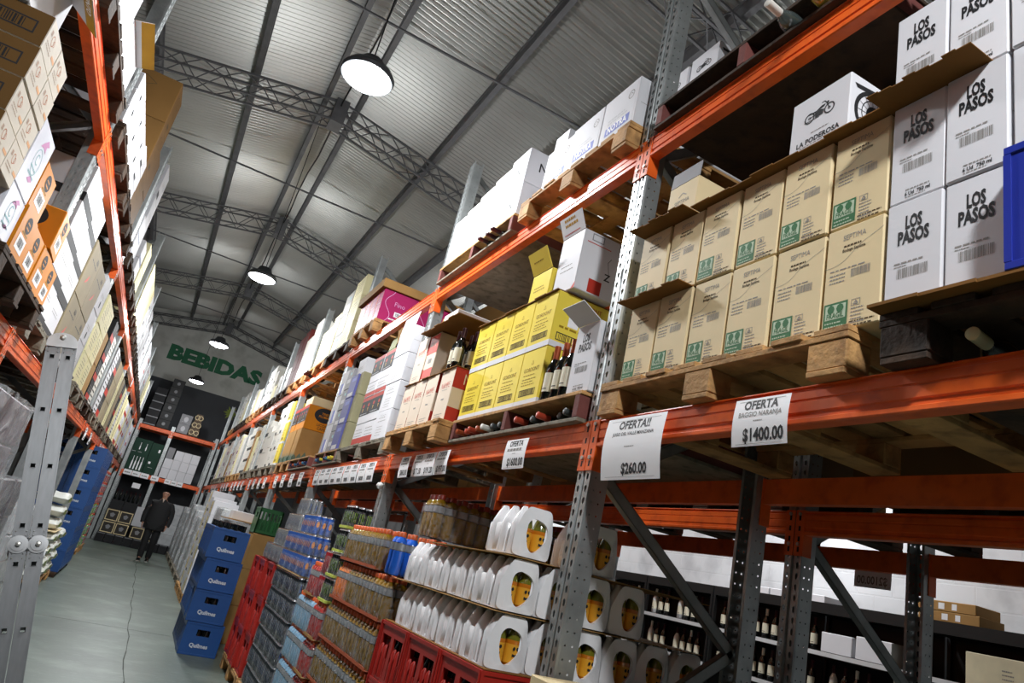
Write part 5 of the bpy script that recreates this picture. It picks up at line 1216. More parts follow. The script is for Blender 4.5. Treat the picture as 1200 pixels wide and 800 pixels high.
pallet(1.10, 12.5, 0, 'pallet under the second film-wrapped load past the blue crates', 'light', 1.2, .43); wrapped_stack(1.12, 12.5, 1.15, .40, 1.45, .144, 'second film-wrapped grey load past the blue beer crates', GREYB, CLEAR_H, False, 4)
for j, (y, n, h) in enumerate(((13.3, 6, .26), (14.0, 6, .27), (14.8, 7, .25))):
    pallet(1.08, y+.3, 0, 'pallet under the white cartons on the right floor, %s from the wrapped loads' % ORD[j], 'light', .66, .44)
    col('floorwhite', 1.08+.02*j, y, .62, .41, [h]*n, WHITE, 'white carton on the right floor, %s in the '+ORD[j]+' stack past wrapped loads', (lambda b, T, w, h: (b.rect(-w*.1, w*.15, h*.1, h*.9, YEL, T), lines(b, -w*.4, w*.4, h*.6, 2, .03, GREYINK, T, 3, .3))) if j != 1 else p_smallblack, None, .144)
for j in range(5):
    y = 16.0+1.6*j
    pallet(1.12, y+.6, 0, 'pallet along the right side of the aisle far back, %s of five' % ORD[j], 'grey', 1.2, .42); wrapped_stack(1.14, y+.6, 1.1, .38, 1.2+.12*(j % 3), .144, 'film-wrapped pale load far back on the right, %s of five' % ORD[j], GREYB, CLEAR_H, False, 10+j, 4)
# ------------------------------------------------------------------ left rack
LZ = 2.10+.115+.001; LP = LZ+.142; LZ2 = 3.48+.115+.001; LP2 = LZ2+.142
def lput(key, X, y0, z, w, d, h, m, label, front=None, side=None, rot=0.0, name='carton'):
    return put(key, X, y0, z, w, d, h, m, label, front, side, None, rot, name, 'carton', True)
def side_brown(b, T, w, h): b.rect(.002, w-.002, .002, h-.002, KC, T); s_barcode_big(b, T @ Matrix.Translation((0, 0, .0006)), w, h)
SCROLLW = mat('off white carton', 'd8cfc0', .6, 0, .04, 4, rnd=.02)
def left_near():
    pallet(-.86, 2.64, LZ, 'wooden pallet on the left lower beam under the off-white cartons', 'dark', 1.2, 1.0, left=True)
    pallet(-.86, 4.05, LZ, 'dark pallet on the left lower beam under the orange cartons', 'dark', 1.20, 1.0, left=True)
    z = LP+.001
    col('base', -.93, 2.83, .40, .4, [.155], KC, 'brown carton under the off-white cartons with orange print, left rack', None, None, z, True)
    for k in range(4):
        for j in range(2):
            lput('scroll', -.885-.004*(k % 2), 2.82+.012*k*(0)+.215*j, z+.157+.142*k, .212, .40, .140, SCROLLW, 'off-white carton with orange print, %s layer, %s column, upper left of the picture' % (('bottom', 'second', 'third', 'top')[k], ('near', 'far')[j]), p_scroll, side_brown)
    o = lput('tall', -.98, 2.80, z+.157+.142*4+.001, .40, .35, .30, LGREY, 'grey opened carton with gold-printed flaps above the off-white cartons', None); flap(o, .38, .17, 128, LGREY, GOLD, (0, 0, .30), 0, lambda b, T, w, h: (b.rect(-w*.5, w*.5, h*.62, h, GOLD, T), b.text('TINTO', .03, PAPER, T @ Matrix.Translation((0, 0, .0006)), .02, 1, 0, h*.72, w*.8)))
    o = lput('flapbox', -.91, 3.05, z+.157+.142*4+.001 if False else z+.74, .18, .3, .05, KRAFT, 'flat brown carton with a hanging flap beside the off-white cartons', None) if False else None
    for k, (zz, h) in enumerate(((z, .205), (z+.207, .31))):
        lput('flyer', -.885, 3.245, zz, .30, .36, h, mat('bluish white carton', 'e6e8f2', .5), 'bluish white carton with pink bird print, %s one, left rack' % ('lower', 'upper')[k], p_flyer)
    # orange cartons
    lowy = (3.555, 3.845, 4.135, 4.425)
    for i, y in enumerate(lowy):
        lput('orange', -.875-.005*(i % 2), y, z, .285, .34, .225, ORC if i != 1 else CHAR, 'orange carton with a black oval, %s from the near end of the bottom row' % ORD[i] if i != 1 else 'charcoal carton with white label among the orange cartons, bottom row', p_orange if i != 1 else p_darkband, s_orange)
    lput('orange', -.885, 3.56, z+.227, .285, .34, .225, ORC, 'orange carton with a black oval, upper row, next to the bird-print cartons', p_orange, s_orange)
    lput('orange', -.870, 4.19, z+.227, .285, .34, .225, ORC, 'orange carton showing its lettered side, upper row, just before the left upright', p_orange, s_orange, .04)
    lput('blackbox', -1.05, 3.86, z+.227, .27, .34, .30, BLACK, 'black carton with gold letters behind the orange cartons on the left', lambda b, T, w, h: b.rect(-w*.4, w*.1, h*.7, h*.8, GOLD, T), lambda b, T, w, h: (lines(b, w*.3, w*.7, h*.5, 1, .04, PAPER, T, 3, .7), b.rect(w*.3, w*.5, h*.3, h*.4, GOLD, T), b.rect(w*.6, w*.75, h*.3, h*.42, REDP, T)))

left_near()
def left_col(key, X, y0, w, d, hs, m, label, front=None, side=None, z=None): return col(key, X, y0, w, d, hs, m, label, front, side, LP+.001 if z is None else z, True)
def left_far():
    WT = MATS['white shrink-wrapped carton']; GB = mat('grey beige kraft', '8d8064', .7, 0, .1, 4)
    for k in range(2, 9):
        for q in (0, 1):
            pallet(-.93, LY[k]+.08+.66+1.3*q, LZ, 'pallet on the left lower beam, %s half of bay %s past the orange cartons' % (('near', 'far')[q], ORD[k-2]), 'dark' if q else 'grey', 1.26, 1.0, left=True)
            pallet(-.93, LY[k]+.08+.66+1.3*q, LZ2, 'pallet on the left upper beam, %s half of bay %s past the orange cartons' % (('near', 'far')[q], ORD[k-2]), 'dark', 1.26, 1.0, left=True)  # underside shade put into the pallet colour
    pallet(-.93, 4.05, LZ2, 'pallet on the left upper beam nearest the viewer', 'dark', 1.2, 1.0, left=True)  # dark wood again stands in for shade below
    # second bay
    left_col('wb', -.95, 4.86, .50, .4, [.255]*4, WHITE, 'white carton with black band, %s in the first stack past the left near upright', p_blackpatch, lambda b, T, w, h: b.rect(0, w, 0, h*.24, CHAR, T))
    left_col('wb', -.96, 5.38, .50, .4, [.255]*4, WHITE, 'white carton with black band, %s in the second stack past the left near upright', p_blackpatch, lambda b, T, w, h: b.rect(0, w, 0, h*.24, CHAR, T))
    left_col('kleaf', -.955, 5.92, .56, .45, [.43, .44], GB, 'greyish brown carton with leaf print, %s one, first stack', p_kleaf)
    left_col('kleaf', -.96, 6.50, .56, .45, [.43, .44], GB, 'greyish brown carton with leaf print, %s one, second stack', p_kleaf)
    left_col('wdot', -.955, 7.10, .40, .45, [.3, .3, .33], LGREY, 'pale grey carton with a black dot, %s in its stack on the left rack', p_dotwhite)
    # third bay
    left_col('crl', -.955, 7.70, .46, .45, [.3, .3, .3], CRY, 'cream carton with printed lines, %s in the first stack of the third left bay', p_cream_print)
    left_col('crl', -.955, 8.18, .46, .45, [.3, .3, .3], CRY, 'cream carton with printed lines, %s in the second stack of the third left bay', p_cream_print)
    left_col('krl', -.96, 8.68, .40, .45, [.36, .36], KRAFT, 'brown carton, %s one, third left bay', None)
    left_col('blk', -.955, 9.12, .40, .45, [.24]*4, CHAR, 'charcoal carton with pale stripe, %s in its stack on the left rack', p_redband)
    left_col('wbl', -.955, 9.54, .40, .45, [.3, .3, .25], WT, 'white carton with black rows, %s in its stack on the left rack', p_rows)
    cols = [('gw', LGREY, p_rows, 'pale grey carton with dark rows'), ('blk2', CHAR, p_redband, 'charcoal carton with red band'), ('gb2', GB, None, 'plain greyish brown carton'), ('cr2', CRY, p_cream_print, 'cream carton with printed lines'), ('wr2', WHITE, p_redband, 'white carton with red band'), ('bw2', WHITE, p_bluebanner, 'white carton with blue banner')]
    seq = {4: [0, 1, 2, 2, 3], 5: [2, 1, 3, 0, 3], 6: [3, 4, 4, 3, 4], 7: [4, 5, 5, 3, 5], 8: [5, 4, 5, 5]}
    for k, ss in seq.items():
        y = LY[k]+.10; cnt = {}
        for s in ss:
            key, m, fr, nm = cols[s]
            if y+.50 > min(LY[k+1] if k+1 < len(LY) else 24.2, 24.2): break
            cnt[nm] = cnt.get(nm, 0)+1; n = ss.count(s)
            left_col(key, -.955, y, .50, .45, [.31, .31, .28], m, nm+', %s in '+('the '+ORD[cnt[nm]-1] if n > 1 else 'its')+' stack, left lower shelf, bay '+ORD[k-2], fr); y += .52
    # upper level
    Z2 = LP2+.001
    left_col('upw', -.955, 3.65, .40, .4, [.22, .24], WHITE, 'white carton on the left upper shelf, %s of the stack nearest the viewer', p_script, None, Z2)
    t = left_col('upw2', -.955, 4.07, .52, .4, [.25], WHITE, 'opened white carton with bottles on the left upper shelf', p_script, None, Z2)
    flap(t[0], .5, .10, 70, WHITE, GOLD, (0, 0, .249), 0, lambda b, T, w, h: (b.rect(-w*.5, w*.5, h*.3, h, GOLD, T),))
    for i in range(3): bottle((-1.04-.0*i, 4.18+.12*i, Z2+.252), 'bottle with a wine-red capsule on the left upper shelf carton, %s' % ('nearest', 'middle', 'farthest')[i], 'dark', GLASS_D, False, (0, math.radians(35), 0)) if False else lying(-.90, 4.18+.12*i, Z2+.252, 'bottle with a red capsule lying on a white carton, left upper shelf, %s' % ('nearest', 'middle', 'farthest')[i], 'red', None, 0, 0, True)
    for j, (y, w, n) in enumerate(((4.86, .36, 3), (5.24, .36, 3), (5.62, .36, 3))):
        left_col('upw3', -.95, y, w, .4, [.13]*n, WHITE, 'low white carton on the left upper shelf, %s, '+ORD[j]+' stack past the upright', p_dotwhite, None, Z2)
    left_col('upw4', -.945, 6.0, .40, .4, [.13, .13, .14], WHITE, 'low white carton with grey print, %s in the stack before the tall brown cartons', p_smallblack, None, Z2)
    left_col('frag', -.96, 6.46, .42, .75, [.44, .44, .44], KC, 'large brown carton with wing print, %s in the left upper shelf stack', p_kfrag, s_kfrag, Z2)
    left_col('frag2', -.98, 6.94, .40, .6, [.42, .42], KC, 'large brown carton, %s in the stack behind the wing-print cartons', None, s_kfrag, Z2)
    left_col('nb', -.955, 7.70, .40, .4, [.2, .22], WHITE, 'white carton with a navy stripe, %s one on the left upper shelf', lambda b, T, w, h: b.rect(-w*.5, w*.5, h*.05, h*.22, NAVY, T), None, Z2)
    left_col('gs', -1.0, 8.15, .44, .6, [.42, .42, .4], LGREY, 'grey carton on the left upper shelf, %s in the tall grey stack', p_smallblack, s_plain, Z2)
    left_col('gs2', -.96, 8.65, .44, .5, [.25, .22], LGREY, 'grey carton with navy base, %s one beside the tall grey stack', lambda b, T, w, h: b.rect(-w*.5, w*.5, 0, h*.2, NAVY, T), None, Z2)
    left_col('cy1', -.955, 9.18, .50, .5, [.32, .30], CRY, 'pale yellow carton, %s one past the tall grey stack', p_cream_print, None, Z2)
    cols = [(CRY, p_cream_print, 'pale yellow carton'), (WHITE, p_smallblack, 'white carton with black mark'), (LGREY, None, 'plain grey carton'), (WHITE, p_redband, 'white carton with red band')]
    seq = {4: [0, 0, 0, 1], 5: [1, 2, 1, 1], 6: [1, 1, 3, 2], 7: [3, 1, 0, 0], 8: [0, 1, 1]}
    for k, ss in seq.items():
        y = LY[k]+.10; cnt = {}
        for s in ss:
            m, fr, nm = cols[s]
            if y+.55 > min(LY[k+1] if k+1 < len(LY) else 24.2, 24.2): break
            cnt[nm] = cnt.get(nm, 0)+1
            left_col('up%d' % s, -.955, y, .56, .45, ([.30, .28, .2] if s != 2 else [.3, .3]), m, nm+', %s in '+('the '+ORD[cnt[nm]-1] if ss.count(s) > 1 else 'its')+' stack, left upper shelf, bay '+ORD[k-2], fr, None, Z2); y += .60
left_far()
for i, y in enumerate((10.7, 11.6, 14.0, 14.5, 15.0, 15.5, 16.2, 17.0, 18.5, 19.6)):
    price_sign(-.955, y, y+.24, 2.0, 2.165, 'white price sign on the left lower beam, %s from the viewer' % ORD[i], 'OFERTA', '', '', .0, .006, left=True)
for i, y in enumerate((15.2, 20.8)): price_sign(-.955, y, y+.24, 3.40, 3.56, 'white paper on the left upper beam, %s one' % ('nearer', 'farther')[i], 'OFERTA', '', '', .0, .006, left=True)

# ------------------------------------------------------------------ left floor: wrapped loads, flour bags, blue crates
DARKP = mat('dark wrapped goods', '4a4248', .5, 0, .3, 6); MAUVE = mat('mauve wrapped goods', '66585f', .5, 0, .25, 6)
pallet(-.93, 5.525, 0, 'pallet under the big film-wrapped load at the left edge', 'light', 1.36, 1.0, left=True)
wrapped_stack(-.92, 5.55, 1.30, .95, 1.76, .144, 'big film-wrapped load at the left edge beside the ladder', MAUVE, CLEAR_H, True, 21, 6)
pallet(-.93, 6.86, 0, 'pallet under the lower film-wrapped load behind the ladder', 'light', 1.29, 1.0, left=True)
wrapped_stack(-.92, 6.86, 1.22, .95, 1.25, .144, 'lower film-wrapped load behind the ladder', DARKP, CLEAR_H, True, 22, 4)
pallet(-.93, 8.6, 0, 'pallet under the third film-wrapped load on the left floor', 'light', 1.36, 1.0, left=True)
wrapped_stack(-.92, 8.6, 1.30, .95, 1.0, .144, 'third film-wrapped load on the left floor, pale one', GREYB, CLEAR_H, True, 23, 4)
BAGW = mat('white flour bag', 'd9dbd4', .45, 0, .06, 8, .4, 14); BAGG = mat('green bag print', '6d7a3c', .5, 0, .15, 8); BAGB = mat('blue bag print', '3f57a8', .5)
def bag_mesh(L, D, H, seed):
    r = random.Random(seed); b = MB(); n = 18
    V = []; 
    for i in range(n+1):
        for j in range(n+1):
            u, v = i/n*2-1, j/n*2-1; e = max(0, 1-u**6)*max(0, 1-v**6); V.append((D*(.5-.5*u*(1-.06*v*v)), L/2*v*(1-.05*u*u), H*(.5+.5*e**.5*(1+.08*math.sin(5*u+seed)))))
    m_ = len(V); V += [(x, y, H*.5-(z-H*.5)) for x, y, z in V]
    F = []; 
    for i in range(n):
        for j in range(n):
            a = i*(n+1)+j; F.append([a, a+1, a+n+2, a+n+1]); F.append([m_+a, m_+a+n+1, m_+a+n+2, m_+a+1])
    b.add(V, F, BAGW, None, True); T = FX(-.004)
    return b, T
def flour_bag(x, y, z, L, D, H, label, seed):
    b, T = bag_mesh(L, D, H, seed); o = b.build('flour_bag', None, (x, y, z), PI); tag(o, label, 'bag')
    p = MB(); q = FX(-.003); p.poly([(-L*.42, H*.28), (L*.10, H*.28), (L*.10, H*.72), (-L*.42, H*.72)], BAGG, q); p.poly([(L*.16, H*.36), (L*.4, H*.36), (L*.4, H*.62), (L*.16, H*.62)], GREYC, q); p.build('bag_print', o)
    return o
pallet(-.86, 12.24, 0, 'pallet under the white and green flour bags', 'light', 1.88, 1.0, left=True)
for k in range(4):
    for j in range(3):
        flour_bag(-.855+.01*((j+k) % 2), 11.60+.63*j, .146+.160*k, .60, .42, .146, 'white and green flour bag, %s layer, %s from the viewer' % (('bottom', 'second', 'third', 'top')[k], ORD[j]), k*7+j)
b = MB(); b.box(0, .42, -.45, .45, 0, .012, CREAM); tag(b.build('cardboard_sheet', None, (-.86, 11.75, .785), PI), 'cream cardboard sheet on the near flour bags', 'cardboard')
for k in range(3):
    o = flour_bag(-.87, 11.75, .800+.172*k, .60, .36, .153, 'white and green flour bag on the cardboard sheet, %s of three' % ('lowest', 'middle', 'highest')[k], 40+k)
for j in range(7):
    for i in range(2):
        for k in range(6):
            if i == 1 and j > 0: continue
            place(BC, -.985-.412*i, 13.62+.318*j, 0.075+.3355*k, 'blue beer crate in the tall left wall of crates, %s layer, %s' % (ORD[k], ('%s from the viewer' % ORD[j]) if i == 0 else 'near the rack inside'), PI/2)
pallet(-.80, 14.65, 0, 'dark pallet under the tall left wall of blue crates', 'dark', 2.3, .86, .074, left=True)
PK_RED = pack_proto(SB['red'], 4, 2, .069, .24, CLEAR_G, None); PK_GRN = pack_proto(sport_bottle(mat('green drink', '5f8f3a', .1, coat=.6)), 4, 2, .069, .24, CLEAR_G, None)
pallet(-.86, 17.3, 0, 'pallet under the colourful bottle packs past the blue crates', 'light', 2.2, .9, left=True); pallet(-.86, 19.55, 0, 'pallet under the far colourful bottle packs on the left', 'light', 1.1, .9, left=True)
for k in range(7):
    for j in range(6):
        q = PK_RED if (k > 3 or j % 3 == 2) else PK_GRN
        place(q, -.87, (16.36, 16.98, 17.6, 18.2, 19.2, 19.85)[j], .146+.242*k, ('red' if q is PK_RED else 'green')+' drink bottle pack past the left blue crates, %s layer, %s from the viewer' % (ORD[k], ORD[j]), PI)

# ------------------------------------------------------------------ folded ladder leaning on the left rack
ALUM = mat('ladder aluminium', '808284', .42, .6, .08, 10, rnd=.02, stretch=(6, 6, 1)); ALUH = mat('ladder hinge', 'a8a9aa', .3, .85, .1, 12)
def ladder():
    Tp = Vector((-.735, 4.86, 2.245)); Ft = Vector((-.165, 4.42, .0)); zx = (Tp-Ft).normalized(); L = (Tp-Ft).length
    view = (Vector((0, 0, 1.5))-(Tp+Ft)/2); yy = -(view-view.dot(zx)*zx).normalized(); xx = yy.cross(zx)
    t = thing('folding_ladder', 'folded aluminium ladder leaning at the left of the aisle', 'ladder')
    m = Matrix((xx, yy, zx)).transposed().to_4x4(); m.translation = Ft; t.matrix_world = m
    sw = .076; half = L/2; gap = .004; WL = .36; nR = 4
    zr = lambda s, i: s*half+.10+(half-.20)*(i/(nR-1))*1.0
    for side in (-1, 1):
        xc = side*(sw/2+gap/2)
        for s in (0, 1):
            za, zb = s*half+.035, (s+1)*half-.035
            for far in (0, 1):
                b = MB(); y0 = far*(WL-.028); ch = .004
                # rail with real square openings for the rungs on the outer face
                holes = [zr(s, i) for i in range(nR)]; hs = .0135
                zs = [za]
                for h in holes: zs += [h-hs, h+hs]
                zs += [zb]
                for q in range(len(zs)-1):
                    if q % 2 == 0: b.box(xc-sw/2, xc+sw/2, y0, y0+.028, zs[q], zs[q+1], ALUM)
                    else:
                        b.box(xc-sw/2, xc-hs, y0, y0+.028, zs[q], zs[q+1], ALUM); b.box(xc+hs, xc+sw/2, y0, y0+.028, zs[q], zs[q+1], ALUM)
                for e in (-1, 1): b.box(xc+e*sw/2-(.006 if e > 0 else 0), xc+e*sw/2+(.006 if e < 0 else 0), y0-.002, y0, za, zb, ALUM)
                for zq in (za+.012, za+.035, zb-.012, zb-.035):
                    for xq in (-.024, .024): b.lathe([(.004, 0), (.004, .002), (.002, .003)], BOLT if False else GALV_D, 8, Matrix.Translation((xc+xq, y0-.0005, zq)) @ Matrix.Rotation(PI/2, 4, 'X'))
                b.build('rail', t)
            for i in range(nR):
                b = MB(); z = zr(s, i); o = .0132; w_ = .002
                for x0, x1, z0, z1 in ((-o, o, -o, -o+w_), (-o, o, o-w_, o), (-o, -o+w_, -o, o), (o-w_, o, -o, o)): b.box(xc+x0, xc+x1, -.004, WL+.004, z+z0, z+z1, ALUM)
                b.build('rung', t)
    def plate(z0, z1, y, x, tip):
        b = MB(); n = 10; P = [(-sw/2, z0)]+[(sw/2, z0)]+[(sw/2*math.cos(PI*k/n), z1+(tip)*math.sin(PI*k/n)) for k in range(n+1)]
        V = [(x+a, y, c) for a, c in P]+[(x+a, y-.006, c) for a, c in P]; k = len(P); b.add(V, [list(range(k)), list(range(k, 2*k))[::-1]]+[[i, (i+1) % k, k+(i+1) % k, k+i] for i in range(k)], ALUH); return b
    for far in (0, 1):
        y = far*WL if far else -.002
        for side in (-1, 1):
            xc = side*(sw/2+gap/2)
            b = MB()
            # rounded joint plates: discs at mid height, arc cap on top
            for zq in (half,): b.lathe([(.047, 0), (.047, .005), (.034, .0052), (.034, .009), (.016, .0092), (.016, .004), (0, .004)], ALUH, 24, Matrix.Translation((xc*1.12, y, zq)) @ Matrix.Rotation(PI/2, 4, 'X')); b.lathe([(.012, .0), (.012, .022), (0, .024)], BOLT, 10, Matrix.Translation((xc*1.12, y, zq)) @ Matrix.Rotation(PI/2, 4, 'X'))
            b.build('joint', t)
        b = MB(); n = 14; w2 = sw+gap/2
        P = [(-w2, L-.04), (w2, L-.04)]+[(w2*math.cos(PI*k/n), L-.01+.062*math.sin(PI*k/n)) for k in range(n+1)]
        V = [(a, y, c) for a, c in P]+[(a, y-.010, c) for a, c in P]; k = len(P)
        b.add(V, [list(range(k)), list(range(k, 2*k))[::-1]]+[[i, (i+1) % k, k+(i+1) % k, k+i] for i in range(k)], ALUH)
        b.lathe([(.016, 0), (.016, .010), (.006, .014), (0, .014)], BOLT, 14, Matrix.Translation((0, y-.010, L+.02)) @ Matrix.Rotation(PI/2, 4, 'X'))
        b.build('top_hinge', t)
    for side in (-1, 1):
        for far in (0, 1):
            b = MB(); xc = side*(sw/2+gap/2); b.box(xc-sw/2-.002, xc+sw/2+.002, far*(WL-.028)-.002, far*(WL-.028)+.030, .001, .04, BLACK, .004); b.build('foot', t)
ladder()

# ------------------------------------------------------------------ end rack across the aisle
EY = 24.45
make_rack('pallet_rack', 'short rack across the far end of the aisle under the green letters', 0, .95, [.88, -.08, -1.42], (2.0, 3.44), rot=PI/2, loc=(0, EY, 0), up=UPS)
EZ = 2.0+.115+.001; EZ2 = 3.44+.115+.001
def eput(key, x0, z, w, d, h, m, label, front=None, Y=None, name='carton'):
    me = design(key, w-.004, d, h-.002, m, front, None); o = bpy.data.objects.new(name, me); COL.objects.link(o)
    o.location = (x0+w/2, Y or EY-.02, z); o.rotation_euler = (0, 0, PI/2); return tag(o, label, 'carton')
for x0, x1, w_ in ((-.82, .02, 'left'), (.14, 1.36, 'right')):
    for zz, l_ in ((EZ, 'lower'), (EZ2, 'upper')): b = MB(); b.box(x0, x1, EY+.001, EY+.85, 0, .02, WOOD_D); tag(b.build('shelf_board', None, (0, 0, zz)), 'dark %s shelf board on the %s beam of the end rack' % (w_, l_), 'board')
GRNC = mat('dark green carton', '1b3a2c', .5, 0, .08, 3)
def p_gr(b, T, w, h):
    p_bottles(b, T @ Matrix.Translation((w*.05, -h*.1, 0)) , w*.8, h*.7)
    for x in (-.1, .25): b.disc(w*x, h*.72, w*.035, h*.07, PAPER, T, 10); b.rect(w*x-.006, w*x+.006, h*.78, h*.88, PAPER, T)
    for x in (-.35, 0): b.rect(w*x-w*.12, w*x+w*.1, h*.58, h*.59, LGREY, T)
eput('greenb', -.82, EZ+.021, .50, .5, .98, GRNC, 'large dark green carton with printed bottles on the end rack', p_gr)
eput('greenb2', -.315, EZ+.021, .325, .5, .95, GRNC, 'large dark green carton with small labels on the end rack', lambda b, T, w, h: (b.rect(w*.2, w*.38, h*.72, h*.82, PAPER, T), b.rect(-w*.3, -w*.1, h*.32, h*.39, PAPER, T), lines(b, -w*.2, w*.3, h*.2, 1, .03, LGREY, T, 3)))
for k in range(3):
    for j in range(4):
        if k == 2 and j < 1: continue
        eput('endwhite', .16+.242*j, EZ+.021+.30*k, .240, .4, .298, WHITE, 'white carton on the end rack, %s row, %s from the left' % (('bottom', 'middle', 'top')[k], ORD[j]), p_redband if False else (lambda b, T, w, h: (b.disc(0, h*.65, w*.16, h*.12, GREYC, T, 14), lines(b, -w*.3, w*.3, h*.25, 2, .03, GREYINK, T, 3, .4))) if (j+k) % 2 else None)
eput('endgrey', .16, EZ+.021+.60, .20, .4, .34, GREYC, 'grey opened carton on the end rack above the white ones', None)
for k in range(6): eput('endblack', -.43, EZ2+.021+.265*k, .36, .4, .263, BLACK, 'black carton with pale emblem, tall end rack stack, %s from the bottom' % ORD[k], lambda b, T, w, h: b.disc(0, h*.5, w*.14, h*.2, GREYC, T, 12))
for k in range(5): eput('endblack2', -.80, EZ2+.021+.24*k, .34, .4, .238, CHAR, 'black carton with pale edge at the end rack corner, %s from the bottom' % ORD[k], lambda b, T, w, h: b.rect(-w*.5, w*.5, 0, h*.14, GREYC, T))
for k in range(2): eput('endgrey2', .16, EZ2+.021+.3*k, .34, .4, .298, GREYC, 'grey carton with pale crest, %s one, on top of the end rack' % ('lower', 'upper')[k], lambda b, T, w, h: (b.disc(0, h*.5, w*.2, h*.28, LGREY, T, 10), lines(b, -w*.3, w*.3, h*.2, 1, .03, LGREY, T, 3)))
PATT = mat('patterned brown carton', '6a5b4c', .6, 0, .3, 12)
for k in range(3): eput('endpat', .52+.03*k, EZ2+.021+.24*k, .30-.05*k, .4, .238, PATT, 'patterned brown carton, %s of three on top of the end rack' % ('lowest', 'middle', 'highest')[k], lambda b, T, w, h: [ring(b, x*w, h*.5, h*.25, h*.33, CREAM, T, 14) for x in (-.25, .25)])
for i, (x, w) in enumerate(((-.80, .23), (-.56, .23), (-.32, .23), (-.02, .22), (.38, .17), (.56, .17), (.74, .17))):
    b = MB(); T = FY(-.002, -1); b.box(-w/2, w/2, -.002, 0, 0, .15, PAPER); lines(b, -w*.35, w*.35, .05, 1, .05, GREYINK, T @ Matrix.Translation((0, 0, .001)), i, .7)
    tag(b.build('price_sign', None, (x+w/2, EY-.02, 1.985)), 'small price paper on the end rack lower beam, %s from the left' % ORD[i], 'sign')
b = MB(); b.box(-.11, .11, -.003, 0, -.15, 0, PAPER); b.tube([(0, 0, 0), (0, 0, .19)], .003, BLACK, 5); tag(b.build('price_sign', None, (-.32, EY-.03, 1.80)), 'paper sign hanging lower below the end rack beam', 'sign')
# goods on the floor under the end rack
CREST = mat('dark crate board', '2d2620', .6)
def p_crest(b, T, w, h): b.frame(-w*.48, w*.48, h*.04, h*.96, .025, CREAM, T); b.poly([(-w*.2, h*.6), (0, h*.72), (w*.2, h*.6), (w*.1, h*.35), (-w*.1, h*.35)], GREYC, T)
for i in range(9): eput('tub', -.84+.245*i, .002, .235, .35, .26, CHAR, 'black tub on the floor under the end rack, %s from the left' % ORD[i], lambda b, T, w, h: b.rect(-w*.45, w*.45, h*.9, h*.97, GREYC, T), EY-.40, 'plastic_tub')
for k in range(2):
    for j in range(2): eput('crest', -.80+.36*j, .264+.345*k, .355, .34, .34, CREST, 'dark crate with pale frame and crest, %s row, %s one, under the end rack' % (('lower', 'upper')[k], ('left', 'right')[j]), p_crest, EY-.40)
for j in range(2): eput('crest2', .0+.36*j, .264, .355, .34, .34, CREST, 'dark crate with a pale frame and crest, %s one behind the walking man' % ('left', 'right')[j], p_crest, EY-.40)
for j in range(2): eput('blacktop', -.80+.36*j, .956, .35, .34, .26, CHAR, 'black carton on the crest crates under the end rack, %s one' % ('left', 'right')[j], None, EY-.40)
for i in range(6): bottle((-.74+.125*i, EY-.26, 1.218), 'dark bottle on the black cartons under the end rack, %s from the left' % ORD[i], 'dark', GLASS_D, False)
eput('whitepanel', -.065, .61, .40, .34, .55, LGREY, 'pale grey carton standing behind the walking man', None, EY-.40)
for i in range(4): eput('bluegrey', .80+.0*i, .264+.3*i, .36, .34, .296, GREYB, 'grey wrapped carton at the right under the end rack, %s' % ('lowest', 'second up', 'third up', 'topmost')[i], None, EY-.40)

# ------------------------------------------------------------------ the man walking down the aisle
def skin_body(name, pts, edges, rad, m, parent=None, sub=2, smooth=True, root=0):
    me = bpy.data.meshes.new(name); me.from_pydata(pts, edges, []); o = bpy.data.objects.new(name, me); COL.objects.link(o)
    o.modifiers.new('skin', 'SKIN'); s = o.modifiers.new('sub', 'SUBSURF'); s.levels = sub; s.render_levels = sub
    sv = me.skin_vertices[0].data
    for i, r in enumerate(rad): sv[i].radius = r if isinstance(r, tuple) else (r, r); sv[i].use_root = (i == root)
    dg = bpy.context.evaluated_depsgraph_get(); nm = bpy.data.meshes.new_from_object(o.evaluated_get(dg)); nm.name = name
    nm.materials.clear(); nm.materials.append(m)
    for p in nm.polygons: p.use_smooth = True
    bpy.data.objects.remove(o); bpy.data.meshes.remove(me)
    r = bpy.data.objects.new(name, nm); COL.objects.link(r)
    if parent: r.parent = parent
    return r
